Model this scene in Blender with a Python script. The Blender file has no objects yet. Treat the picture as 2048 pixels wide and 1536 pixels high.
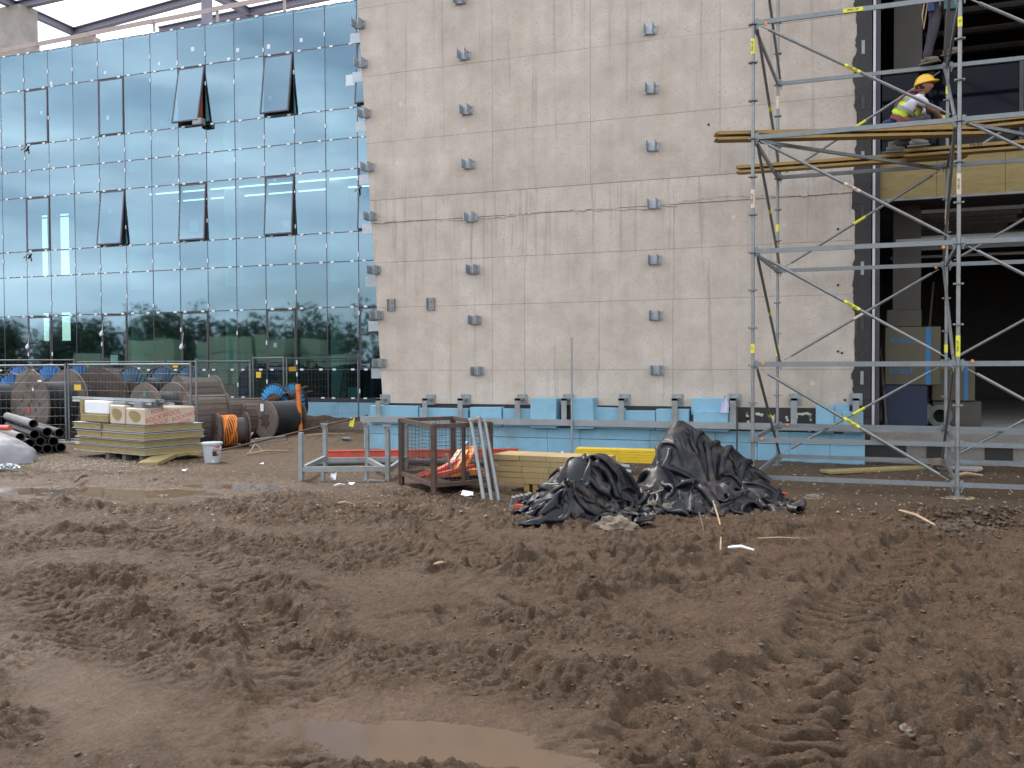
import bpy, math, random
import numpy as np
from math import sin, cos, pi, radians, sqrt, atan2
from mathutils import Vector, Matrix, Euler
random.seed(7)
S = bpy.context.scene
COL = S.collection
# ---------------------------------------------------------------- camera, sky, sun, exposure
cam_d = bpy.data.cameras.new("camera")
cam = bpy.data.objects.new("camera", cam_d); COL.objects.link(cam); S.camera = cam
cam_d.sensor_width = 36; cam_d.lens = 36 * 1850 / 2048
cam_d.clip_start = 0.05; cam_d.clip_end = 2000
EYE = Vector((0, 0, 1.7))
CR = Matrix.Rotation(radians(20.5), 3, 'Z') @ Matrix.Rotation(radians(90 - 1.36), 3, 'X') @ Matrix.Rotation(radians(-.3), 3, 'Z')
cam.matrix_world = Matrix.Translation(EYE) @ CR.to_4x4()

SUN_EL, SUN_AZ = 46, -62          # azimuth from +Y towards +X
w = bpy.data.worlds.new("World"); S.world = w; w.use_nodes = True
nt = w.node_tree; nt.nodes.clear()
wo = nt.nodes.new('ShaderNodeOutputWorld'); bg = nt.nodes.new('ShaderNodeBackground')
sky = nt.nodes.new('ShaderNodeTexSky'); sky.sky_type = 'NISHITA'; sky.sun_disc = False
sky.sun_elevation = radians(SUN_EL); sky.sun_rotation = radians(SUN_AZ)
sky.air_density = 1.0; sky.dust_density = 2.0; sky.ozone_density = 1.5
tc = nt.nodes.new('ShaderNodeTexCoord'); mp = nt.nodes.new('ShaderNodeMapping')
mp.inputs['Scale'].default_value = (1.0, 1.0, 5.0)
nz = nt.nodes.new('ShaderNodeTexNoise'); nz.inputs['Scale'].default_value = 2.1; nz.inputs['Detail'].default_value = 5; nz.inputs['Roughness'].default_value = .5
nz.inputs['Distortion'].default_value = .4
rp = nt.nodes.new('ShaderNodeValToRGB'); rp.color_ramp.elements[0].position = .34; rp.color_ramp.elements[1].position = .64
rp.color_ramp.elements[0].color = (.25, .25, .25, 1); rp.color_ramp.elements[1].color = (.92, .92, .92, 1)
nz2 = nt.nodes.new('ShaderNodeTexNoise'); nz2.inputs['Scale'].default_value = 3.4; nz2.inputs['Detail'].default_value = 4
rp2 = nt.nodes.new('ShaderNodeValToRGB')
rp2.color_ramp.elements[0].position = .35; rp2.color_ramp.elements[1].position = .65
rp2.color_ramp.elements[0].color = (7.2, 8.2, 9.2, 1); rp2.color_ramp.elements[1].color = (13., 13.4, 13.8, 1)
mx = nt.nodes.new('ShaderNodeMix'); mx.data_type = 'RGBA'
L = nt.links.new
L(tc.outputs['Generated'], mp.inputs['Vector']); L(mp.outputs['Vector'], nz.inputs['Vector']); L(nz.outputs['Fac'], rp.inputs['Fac'])
L(mp.outputs['Vector'], nz2.inputs['Vector']); L(nz2.outputs['Fac'], rp2.inputs['Fac'])
L(rp.outputs['Color'], mx.inputs[0]); L(sky.outputs['Color'], mx.inputs[6]); L(rp2.outputs['Color'], mx.inputs[7])
L(mx.outputs[2], bg.inputs['Color']); bg.inputs['Strength'].default_value = .12
L(bg.outputs[0], wo.inputs['Surface'])
sl = bpy.data.lights.new("sun", 'SUN'); sl.energy = 1.5; sl.angle = radians(13); sl.color = (1, .96, .9)
so = bpy.data.objects.new("sun", sl); COL.objects.link(so)
sd = Vector((sin(radians(SUN_AZ)) * cos(radians(SUN_EL)), cos(radians(SUN_AZ)) * cos(radians(SUN_EL)), sin(radians(SUN_EL))))
so.rotation_euler = sd.to_track_quat('Z', 'Y').to_euler(); so.location = (0, 0, 60)
S.view_settings.view_transform = 'Standard'; S.view_settings.look = 'None'; S.view_settings.gamma = 1
S.view_settings.use_curve_mapping = False; S.view_settings.exposure = 1.12
S.render.engine = 'CYCLES'
S.cycles.max_bounces = 6; S.cycles.transparent_max_bounces = 16; S.cycles.glossy_bounces = 4; S.cycles.diffuse_bounces = 3
S.cycles.use_denoising = True; S.cycles.caustics_reflective = False; S.cycles.caustics_refractive = False

# ---------------------------------------------------------------- measuring helpers (photo measurements -> places)
def ray(px, py): return CR @ Vector(((px - 1024) / 1850, (768 - py) / 1850, -1))
def W(px, py, Y): r = ray(px, py); return EYE + r * (Y / r.y)
def G(px, py, z=0.0): r = ray(px, py); return EYE + r * ((z - 1.7) / r.z)
def Hz(px, py, z): return G(px, py, z)
def Pd(px, d, z=0.0):
    r = ray(px, 724); p = EYE + r * d; p.z = z; return p

# ---------------------------------------------------------------- noise
def _hash(ix, iy, iz, seed):
    h = (ix.astype(np.int64) * 374761393 + iy.astype(np.int64) * 668265263 + iz.astype(np.int64) * 2147483647 + seed * 1274126177) & 0xffffffff
    h = ((h ^ (h >> 13)) * 1274126177) & 0xffffffff
    h = ((h ^ (h >> 16)) * 2246822519) & 0xffffffff
    return h ^ (h >> 15)
def perlin2(x, y, seed=0):
    ix = np.floor(x); iy = np.floor(y); fx = x - ix; fy = y - iy; z0 = np.zeros_like(ix)
    u = fx * fx * fx * (fx * (fx * 6 - 15) + 10); v = fy * fy * fy * (fy * (fy * 6 - 15) + 10)
    def g(dx, dy):
        a = _hash(ix + dx, iy + dy, z0, seed) * (2 * pi / 4294967296.0)
        return np.cos(a) * (fx - dx) + np.sin(a) * (fy - dy)
    a = g(0, 0) * (1 - u) + g(1, 0) * u; b = g(0, 1) * (1 - u) + g(1, 1) * u
    return (a * (1 - v) + b * v) * 1.5
def perlin3(x, y, z, seed=0):
    ix = np.floor(x); iy = np.floor(y); iz = np.floor(z); fx = x - ix; fy = y - iy; fz = z - iz
    f = lambda t: t * t * t * (t * (t * 6 - 15) + 10)
    u, v, ww = f(fx), f(fy), f(fz); out = 0
    for dx in (0, 1):
        for dy in (0, 1):
            for dz in (0, 1):
                h = _hash(ix + dx, iy + dy, iz + dz, seed)
                a = (h & 0xffff) * (2 * pi / 65536.0); c = ((h >> 16) & 0xffff) / 32768.0 - 1; s = np.sqrt(np.maximum(0, 1 - c * c))
                d = np.cos(a) * s * (fx - dx) + np.sin(a) * s * (fy - dy) + c * (fz - dz)
                out = out + d * (u if dx else 1 - u) * (v if dy else 1 - v) * (ww if dz else 1 - ww)
    return out * 1.4
def fbm2(x, y, seed, octv=4, gain=.5):
    o = 0; a = 1; s = 0
    for k in range(octv):
        o = o + a * perlin2(x * 2 ** k, y * 2 ** k, seed + k * 17); s += a; a *= gain
    return o / s
def sstep(a, b, x): t = np.clip((x - a) / (b - a), 0, 1); return t * t * (3 - 2 * t)

# ---------------------------------------------------------------- materials
MATS = {}
def mat(name, col, rough=.6, metal=0.0, var=.12, scale=4.0, stretch=(1, 1, 1), dirt=None, dirt_amt=.5, dirt_scale=1.5,
        bump=0.0, bscale=60, bdetail=6, coat=0.0, rvar=.1, obj_var=0.0, world=False, grain=0.0, spec=.5):
    if name in MATS: return MATS[name]
    m = bpy.data.materials.new(name); m.use_nodes = True; MATS[name] = m
    t = m.node_tree; N = t.nodes; K = t.links.new; b = N['Principled BSDF']
    if world: tc = N.new('ShaderNodeNewGeometry'); src = tc.outputs['Position']
    else: tc = N.new('ShaderNodeTexCoord'); src = tc.outputs['Object']
    mp = N.new('ShaderNodeMapping'); mp.inputs['Scale'].default_value = stretch; K(src, mp.inputs['Vector'])
    n = N.new('ShaderNodeTexNoise'); n.inputs['Scale'].default_value = scale; n.inputs['Detail'].default_value = 8; n.inputs['Roughness'].default_value = .6
    K(mp.outputs['Vector'], n.inputs['Vector'])
    r = N.new('ShaderNodeValToRGB'); e = r.color_ramp.elements; e[0].position = .25; e[1].position = .75
    e[0].color = tuple(max(0, c * (1 - var)) for c in col) + (1,); e[1].color = tuple(min(1, c * (1 + var)) for c in col) + (1,)
    K(n.outputs['Fac'], r.inputs['Fac']); out = r.outputs['Color']
    if grain:
        g = N.new('ShaderNodeTexNoise'); g.inputs['Scale'].default_value = scale * 14; g.inputs['Detail'].default_value = 3; K(mp.outputs['Vector'], g.inputs['Vector'])
        gr = N.new('ShaderNodeValToRGB'); gr.color_ramp.elements[0].position = .3; gr.color_ramp.elements[1].position = .7
        gr.color_ramp.elements[0].color = (1 - grain,) * 3 + (1,); gr.color_ramp.elements[1].color = (1, 1, 1, 1); K(g.outputs['Fac'], gr.inputs['Fac'])
        x = N.new('ShaderNodeMix'); x.data_type = 'RGBA'; x.blend_type = 'MULTIPLY'; x.inputs[0].default_value = 1
        K(out, x.inputs[6]); K(gr.outputs['Color'], x.inputs[7]); out = x.outputs[2]
    if dirt:
        n2 = N.new('ShaderNodeTexNoise'); n2.inputs['Scale'].default_value = dirt_scale; n2.inputs['Detail'].default_value = 9; n2.inputs['Roughness'].default_value = .65
        K(src, n2.inputs['Vector'])
        r2 = N.new('ShaderNodeValToRGB'); r2.color_ramp.elements[0].position = .48; r2.color_ramp.elements[1].position = .68
        r2.color_ramp.elements[1].color = (dirt_amt,) * 3 + (1,); K(n2.outputs['Fac'], r2.inputs['Fac'])
        x = N.new('ShaderNodeMix'); x.data_type = 'RGBA'; K(r2.outputs['Color'], x.inputs[0]); K(out, x.inputs[6]); x.inputs[7].default_value = tuple(dirt) + (1,); out = x.outputs[2]
    if obj_var:
        oi = N.new('ShaderNodeObjectInfo'); mr = N.new('ShaderNodeMapRange'); mr.inputs['To Min'].default_value = 1 - obj_var; mr.inputs['To Max'].default_value = 1 + obj_var
        K(oi.outputs['Random'], mr.inputs['Value']); hs = N.new('ShaderNodeHueSaturation'); K(mr.outputs['Result'], hs.inputs['Value']); K(out, hs.inputs['Color']); out = hs.outputs['Color']
    K(out, b.inputs['Base Color'])
    b.inputs['Metallic'].default_value = metal
    rr = N.new('ShaderNodeMapRange'); rr.inputs['To Min'].default_value = max(.02, rough - rvar); rr.inputs['To Max'].default_value = min(1, rough + rvar)
    K(n.outputs['Fac'], rr.inputs['Value']); K(rr.outputs['Result'], b.inputs['Roughness'])
    b.inputs['Coat Weight'].default_value = coat
    b.inputs['Specular IOR Level'].default_value = spec
    if bump:
        bn = N.new('ShaderNodeTexNoise'); bn.inputs['Scale'].default_value = bscale; bn.inputs['Detail'].default_value = bdetail; K(mp.outputs['Vector'], bn.inputs['Vector'])
        bp = N.new('ShaderNodeBump'); bp.inputs['Strength'].default_value = bump; bp.inputs['Distance'].default_value = .02
        K(bn.outputs['Fac'], bp.inputs['Height']); K(bp.outputs['Normal'], b.inputs['Normal'])
    return m

M_galv = mat('galvanised_steel', (.3, .31, .31), .5, .45, .22, 9, dirt=(.22, .19, .16), dirt_amt=.45, dirt_scale=2.5, rvar=.15, grain=.25)
M_galv_b = mat('bright_zinc_plate', (.38, .4, .42), .42, .6, .18, 14, obj_var=.1)
M_greysteel = mat('grey_painted_steel', (.3, .31, .31), .5, .3, .15, 6, dirt=(.2, .17, .14), dirt_amt=.5)
M_fence = mat('dull_fence_tube', (.17, .18, .185), .5, .4, .2, 6)
M_rack = mat('dull_zinc_rack', (.28, .3, .3), .5, .35, .18, 8, dirt=(.2, .16, .12), dirt_amt=.5)
M_darksteel = mat('dark_steel', (.045, .04, .045), .45, .2, .2, 6)
M_frame = mat('dark_window_frame', (.085, .075, .085), .4, .3, .15, 6)
M_rust = mat('rusty_brown_steel', (.075, .05, .04), .75, .1, .35, 12, dirt=(.16, .075, .035), dirt_amt=.6, dirt_scale=5, grain=.3)
M_blue_xps = mat('blue_foam_board', (.235, .435, .55), .75, 0, .07, 3, dirt=(.17, .2, .2), dirt_amt=.55, dirt_scale=1.6, obj_var=.06, bump=.08, bscale=90, grain=.06)
M_foam_edge = mat('pale_blue_foam_edge', (.33, .6, .75), .7, 0, .05, 5)
M_white = mat('white_plastic', (.78, .78, .78), .5, 0, .04, 8)
M_paper = mat('white_paper', (.72, .74, .78), .7, 0, .05, 8)
M_wood_y = mat('yellow_formwork_board', (.36, .215, .05), .65, 0, .22, 3, (1, 12, 12), dirt=(.2, .14, .08), dirt_amt=.55, dirt_scale=3, grain=.2)
M_wood_pale = mat('pale_sawn_wood', (.43, .3, .17), .75, 0, .25, 3, (1, 10, 10), dirt=(.2, .14, .09), dirt_amt=.4, grain=.2)
M_wood_old = mat('weathered_drum_wood', (.19, .145, .12), .85, 0, .3, 3, (1, 9, 9), dirt=(.075, .055, .045), dirt_amt=.6, dirt_scale=3, obj_var=.16, grain=.35)
M_wood_brown = mat('brown_drum_wood', (.11, .075, .056), .85, 0, .3, 3, (1, 9, 9), dirt=(.06, .04, .03), dirt_amt=.6, dirt_scale=3, obj_var=.16, grain=.35)
M_cable = mat('black_cable_sheath', (.018, .018, .02), .4, 0, .2, 8, dirt=(.09, .08, .07), dirt_amt=.4)
M_cable_brown = mat('dusty_dark_cable', (.06, .045, .04), .6, 0, .3, 8, dirt=(.12, .09, .07), dirt_amt=.5)
M_bluesteel = mat('blue_painted_steel', (.025, .16, .42), .5, .1, .25, 5, dirt=(.05, .06, .09), dirt_amt=.5)
M_bluegrey = mat('faded_blue_steel', (.05, .13, .2), .55, .1, .25, 5, dirt=(.06, .05, .05), dirt_amt=.6)
M_orange = mat('orange_plastic', (.75, .22, .03), .5, 0, .12, 6, dirt=(.3, .14, .05), dirt_amt=.4)
M_redpaint = mat('red_orange_painted_steel', (.55, .075, .04), .55, .1, .18, 6, dirt=(.16, .09, .06), dirt_amt=.55, dirt_scale=4)
M_yellow = mat('yellow_sticker', (.72, .66, .05), .5, 0, .06, 8)
M_yellow_p = mat('yellow_beam_paint', (.72, .42, .02), .5, 0, .1, 4, dirt=(.35, .22, .06), dirt_amt=.4)
M_black_ink = mat('black_print', (.02, .02, .02), .6, 0, .05, 8)
M_red_ink = mat('red_print', (.55, .06, .05), .6, 0, .1, 8)
M_blue_ink = mat('blue_print', (.02, .13, .3), .6, 0, .1, 8)
M_rockwool = mat('yellow_green_mineral_wool', (.36, .27, .115), .95, 0, .2, 5, (1, 1, 5), bump=.5, bscale=50, grain=.25)
M_wrap = mat('pale_shrink_wrap', (.5, .41, .31), .4, 0, .1, 4, coat=.3, bump=.15, bscale=8)
M_black_plastic = mat('black_plastic_pipe', (.022, .022, .024), .4, 0, .2, 5, dirt=(.1, .09, .085), dirt_amt=.35)
M_pipe_dusty = mat('dusty_grey_pipe', (.13, .12, .125), .55, 0, .2, 5, dirt=(.2, .18, .17), dirt_amt=.5)
M_bucket = mat('grey_bucket_plastic', (.42, .44, .47), .45, 0, .06, 5, dirt=(.25, .22, .18), dirt_amt=.35)
M_rock = mat('mud_stained_stone', (.17, .128, .09), .9, 0, .3, 6, dirt=(.1, .075, .055), dirt_amt=.8, dirt_scale=4, bump=.6, bscale=25)
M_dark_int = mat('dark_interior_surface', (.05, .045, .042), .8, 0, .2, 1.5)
M_int_wall = mat('interior_plaster', (.11, .115, .11), .8, 0, .12, 1)
M_bitumen = mat('bitumen_membrane', (.022, .017, .017), .55, 0, .4, 6, bump=.4, bscale=30, world=True)
M_hi_vis = mat('hi_vis_yellow_fabric', (.62, .85, .04), .7, 0, .06, 14)
M_refl = mat('grey_reflective_tape', (.2, .21, .19), .4, .2, .1, 8)
M_skin = mat('skin', (.3, .14, .085), .55, 0, .08, 10)
M_shirt = mat('white_shirt_fabric', (.62, .6, .64), .8, 0, .06, 12)
M_trousers = mat('dark_grey_work_trousers', (.05, .042, .052), .85, 0, .25, 12, bump=.3, bscale=22)
M_boot = mat('dusty_boot_leather', (.14, .12, .1), .8, 0, .2, 14)
M_helmet = mat('yellow_helmet_plastic', (.78, .42, .02), .35, 0, .04, 6, coat=.3)
M_glove = mat('yellow_glove', (.7, .5, .05), .8, 0, .1, 12)
M_harness = mat('maroon_harness_webbing', (.18, .03, .04), .7, 0, .1, 12)
M_teal = mat('teal_belt_fabric', (.05, .13, .15), .8, 0, .1, 12)
M_bluecloth = mat('navy_cloth', (.03, .05, .14), .85, 0, .1, 12)
M_hair = mat('dark_hair', (.015, .012, .01), .7, 0, .1, 30)

# ---------------------------------------------------------------- mesh builder
class MB:
    def __init__(s): s.v = []; s.f = []; s.m = []; s.cur = 0
    def add(s, vs, fs):
        o = len(s.v); s.v += [tuple(v) for v in vs]
        for f in fs: s.f.append([i + o for i in f]); s.m.append(s.cur)
        return s
    def box(s, x0, x1, y0, y1, z0, z1, M=None):
        vs = [Vector((x, y, z)) for x in (x0, x1) for y in (y0, y1) for z in (z0, z1)]
        if M is not None: vs = [M @ v for v in vs]
        return s.add(vs, [(0, 1, 3, 2), (4, 6, 7, 5), (0, 4, 5, 1), (2, 3, 7, 6), (0, 2, 6, 4), (1, 5, 7, 3)])
    def bar(s, a, b, w, h, up=(0, 0, 1)):
        a = Vector(a); b = Vector(b); d = (b - a).normalized(); u = Vector(up)
        x = d.cross(u)
        if x.length < 1e-4: x = d.cross(Vector((1, 0, 0)))
        x.normalize(); z = x.cross(d)
        vs = [p + x * (i * w / 2) + z * (j * h / 2) for p in (a, b) for i, j in ((-1, -1), (1, -1), (1, 1), (-1, 1))]
        return s.add(vs, [(0, 1, 2, 3), (4, 7, 6, 5), (0, 4, 5, 1), (1, 5, 6, 2), (2, 6, 7, 3), (3, 7, 4, 0)])
    def tube(s, a, b, r, n=8, r2=None, cap=True):
        a = Vector(a); b = Vector(b); d = (b - a).normalized(); r2 = r if r2 is None else r2
        x = d.cross(Vector((0, 0, 1)))
        if x.length < 1e-3: x = Vector((1, 0, 0))
        x.normalize(); y = d.cross(x)
        vs = [p + (x * cos(2 * pi * k / n) + y * sin(2 * pi * k / n)) * q for p, q in ((a, r), (b, r2)) for k in range(n)]
        fs = [(k, (k + 1) % n, n + (k + 1) % n, n + k) for k in range(n)]
        if cap: fs += [tuple(range(n))[::-1], tuple(range(n, 2 * n))]
        return s.add(vs, fs)
    def path(s, pts, r, n=6):
        pts = [Vector(p) for p in pts]; vs = []; fs = []
        for i, p in enumerate(pts):
            d = (pts[min(i + 1, len(pts) - 1)] - pts[max(i - 1, 0)]).normalized()
            x = d.cross(Vector((0, 0, 1)))
            if x.length < 1e-3: x = Vector((1, 0, 0))
            x.normalize(); y = d.cross(x); rr = r[i] if isinstance(r, (list, tuple)) else r
            vs += [p + (x * cos(2 * pi * k / n) + y * sin(2 * pi * k / n)) * rr for k in range(n)]
            if i: fs += [((i - 1) * n + k, (i - 1) * n + (k + 1) % n, i * n + (k + 1) % n, i * n + k) for k in range(n)]
        fs += [tuple(range(n))[::-1], tuple(range((len(pts) - 1) * n, len(pts) * n))]
        return s.add(vs, fs)
    def lathe(s, prof, n=24, M=None, closed=False):     # profile (r, axis) about local X unless M given
        vs = []; fs = []; k = len(prof)
        for i in range(n):
            a = 2 * pi * i / n
            for r, x in prof:
                v = Vector((x, r * cos(a), r * sin(a))); vs.append(M @ v if M is not None else v)
        for i in range(n):
            j = (i + 1) % n
            for q in range(k if closed else k - 1): fs.append((i * k + q, i * k + (q + 1) % k, j * k + (q + 1) % k, j * k + q))
        return s.add(vs, fs)
    def prism(s, pts, a, b, M=None):                    # outline (x, z) extruded in y from a to b
        n = len(pts); vs = [Vector((x, y, z)) for y in (a, b) for x, z in pts]
        if M is not None: vs = [M @ v for v in vs]
        fs = [tuple(range(n)), tuple(range(n, 2 * n))[::-1]] + [(k, k + n, (k + 1) % n + n, (k + 1) % n) for k in range(n)]
        return s.add(vs, fs)
    def build(s, name, mats, parent=None, smooth=False, world=True, kind=None, label=None, bevel=0):
        me = bpy.data.meshes.new(name)
        vs = s.v
        if parent is not None and world:
            inv = parent.matrix_basis.inverted(); vs = [tuple(inv @ Vector(v)) for v in vs]
        me.from_pydata(vs, [], s.f)
        mats = mats if isinstance(mats, (list, tuple)) else [mats]
        for m in mats: me.materials.append(m)
        if len(mats) > 1: me.polygons.foreach_set('material_index', s.m)
        if smooth: me.polygons.foreach_set('use_smooth', [True] * len(me.polygons))
        me.validate(); me.update()
        import bmesh
        bm = bmesh.new(); bm.from_mesh(me); bmesh.ops.recalc_face_normals(bm, faces=bm.faces)
        if bevel: bmesh.ops.bevel(bm, geom=list(bm.edges), offset=bevel, segments=1, affect='EDGES', clamp_overlap=True)
        bm.to_mesh(me); bm.free()
        if smooth: me.set_sharp_from_angle(angle=radians(40))
        o = bpy.data.objects.new(name, me); COL.objects.link(o)
        if parent is not None: o.parent = parent
        if kind: o['kind'] = kind
        if label: o['label'] = label
        return o
def rebase(o, p):                                       # origin of a one-mesh thing to p
    o.data.transform(Matrix.Translation(-Vector(p))); o.location = p; return o
def thing(name, label, cat, loc=(0, 0, 0), rz=0.0, group=None):
    o = bpy.data.objects.new(name, None); o.empty_display_size = .2; COL.objects.link(o)
    o.matrix_basis = Matrix.Translation(Vector(loc)) @ Matrix.Rotation(rz, 4, 'Z')
    o['label'] = label; o['category'] = cat
    if group: o['group'] = group
    return o
def tag(o, label, cat, group=None):
    o['label'] = label; o['category'] = cat
    if group: o['group'] = group
    return o
def inst(src, name, parent, M, label=None):
    o = bpy.data.objects.new(name, src.data); COL.objects.link(o)
    if parent is not None: o.parent = parent; o.matrix_basis = parent.matrix_basis.inverted() @ M
    else: o.matrix_basis = M
    if label: o['label'] = label
    return o
def text_mb(txt, size, depth=.002):
    c = bpy.data.curves.new('t', 'FONT'); c.body = txt; c.size = size; c.extrude = depth / 2; c.align_x = 'CENTER'; c.align_y = 'CENTER'; c.resolution_u = 3
    o = bpy.data.objects.new('t', c); COL.objects.link(o); dg = bpy.context.evaluated_depsgraph_get(); dg.update()
    me = bpy.data.meshes.new_from_object(o.evaluated_get(dg)); bpy.data.objects.remove(o); bpy.data.curves.remove(c)
    return me
def text(txt, size, m, parent, M, name='lettering'):    # text in local xy plane placed by world matrix M
    me = text_mb(txt, size); me.materials.clear(); me.materials.append(m)
    o = bpy.data.objects.new(name, me); COL.objects.link(o)
    if parent is not None: o.parent = parent; o.matrix_basis = parent.matrix_basis.inverted() @ M
    else: o.matrix_basis = M
    return o
def frame(o, x, y):                                     # matrix from origin and two axis directions
    x = Vector(x).normalized(); z = x.cross(Vector(y)).normalized(); y = z.cross(x)
    return Matrix(((x.x, y.x, z.x, o[0]), (x.y, y.y, z.y, o[1]), (x.z, y.z, z.z, o[2]), (0, 0, 0, 1)))
# ================================================================ GROUND
def smooth_path(pts, step=.12):
    P = [pts[0]] + pts + [pts[-1]]; out = []
    for i in range(1, len(P) - 2):
        p0, p1, p2, p3 = [np.array(q[:2]) for q in P[i - 1:i + 3]]
        n = max(2, int(np.linalg.norm(p2 - p1) / step))
        for k in range(n):
            t = k / n
            out.append(.5 * ((2 * p1) + (-p0 + p2) * t + (2 * p0 - 5 * p1 + 4 * p2 - p3) * t * t + (-p0 + 3 * p1 - 3 * p2 + p3) * t ** 3))
    out.append(np.array(P[-1][:2])); return np.array(out)
def track_field(X, Y, path, reach):
    dist = np.full(X.shape, 9.0); side = np.zeros(X.shape); arc = np.zeros(X.shape); s0 = 0
    for a, b in zip(path[:-1], path[1:]):
        d = b - a; l = np.linalg.norm(d)
        if l < 1e-6: continue
        lo = np.minimum(a, b) - reach; hi = np.maximum(a, b) + reach
        m = np.where((X > lo[0]) & (X < hi[0]) & (Y > lo[1]) & (Y < hi[1]))
        if len(m[0]):
            x = X[m] - a[0]; y = Y[m] - a[1]; t = np.clip((x * d[0] + y * d[1]) / l ** 2, 0, 1)
            ex = x - t * d[0]; ey = y - t * d[1]; q = np.hypot(ex, ey); sg = np.sign(d[0] * y - d[1] * x)
            better = q < dist[m]; idx = tuple(c[better] for c in m)
            dist[idx] = q[better]; side[idx] = sg[better]; arc[idx] = s0 + t[better] * l
        s0 += l
    return dist, side, arc
GP = lambda *a: [tuple(G(*p)[:2]) for p in a]
TRACKS = [  # path, width, depth, lug strength, lug spacing, chevron
    (GP((1830, 1090), (1740, 1180), (1650, 1290), (1590, 1400), (1500, 1600)), .56, .045, 1.3, .15, 1.3),
    (GP((900, 1150), (1180, 1118), (1420, 1112), (1640, 1060)), .42, .035, 1.2, .16, 0.0),
    (GP((-100, 1180), (300, 1190), (760, 1290), (1150, 1420), (1500, 1560)), .5, .05, .6, .14, 1.0),
    (GP((-150, 1075), (500, 1075), (1000, 1130), (1600, 1160), (2150, 1240)), .5, .04, .7, .13, 1.0),
    (GP((260, 1020), (450, 1150), (560, 1270), (600, 1420), (560, 1640)), .5, .045, .7, .14, .9),
    (GP((-60, 1100), (120, 1230), (260, 1330), (520, 1520)), .5, .04, .7, .12, .9),
    (GP((850, 1030), (1050, 1170), (1300, 1310), (1700, 1440), (2150, 1520)), .5, .045, .6, .15, 1.0),
    (GP((1250, 1045), (1700, 1090), (2150, 1120)), .4, .02, .5, .13, .8),
    (GP((560, 1330), (850, 1240), (1250, 1200), (1600, 1130)), .45, .045, .8, .15, .9),
    (GP((1150, 1560), (1400, 1400), (1700, 1330), (2150, 1290)), .5, .045, .7, .15, 1.0),
    (GP((100, 1020), (640, 1010), (1000, 1050), (1350, 1070)), .45, .03, .7, .13, .8),
    (GP((1950, 1120), (1880, 1230), (1800, 1360), (1790, 1560)), .5, .04, .7, .15, 1.0),
]
def blob(X, Y, c, rx, ry, ang=0.0, soft=.35, seed=0):
    dx = X - c[0]; dy = Y - c[1]; u = (dx * cos(ang) + dy * sin(ang)) / rx; v = (-dx * sin(ang) + dy * cos(ang)) / ry
    q = np.hypot(u, v) + .35 * fbm2(X * 1.3, Y * 1.3, 90 + seed, 3)
    return 1 - sstep(1 - soft, 1 + soft, q)
gb = G(880, 1500); wl = G(230, 1400); wr = G(60, 1330)
PUD = [  # centre, rx, ry, angle
    (G(870, 1475), .55, .24, .25), (G(660, 1450), .3, .14, .1), (G(1010, 1500), .4, .13, .1),
    (G(250, 982), 1.5, .6, .2), (G(465, 968), .9, .4, .1), (G(80, 975), 1.5, .42, .25), (G(450, 993), .5, .16, .0), (G(250, 950), .8, .2, .2),
    (G(1670, 1070), .45, .12, .15), (G(330, 1010), .35, .08, .1),
]
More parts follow.
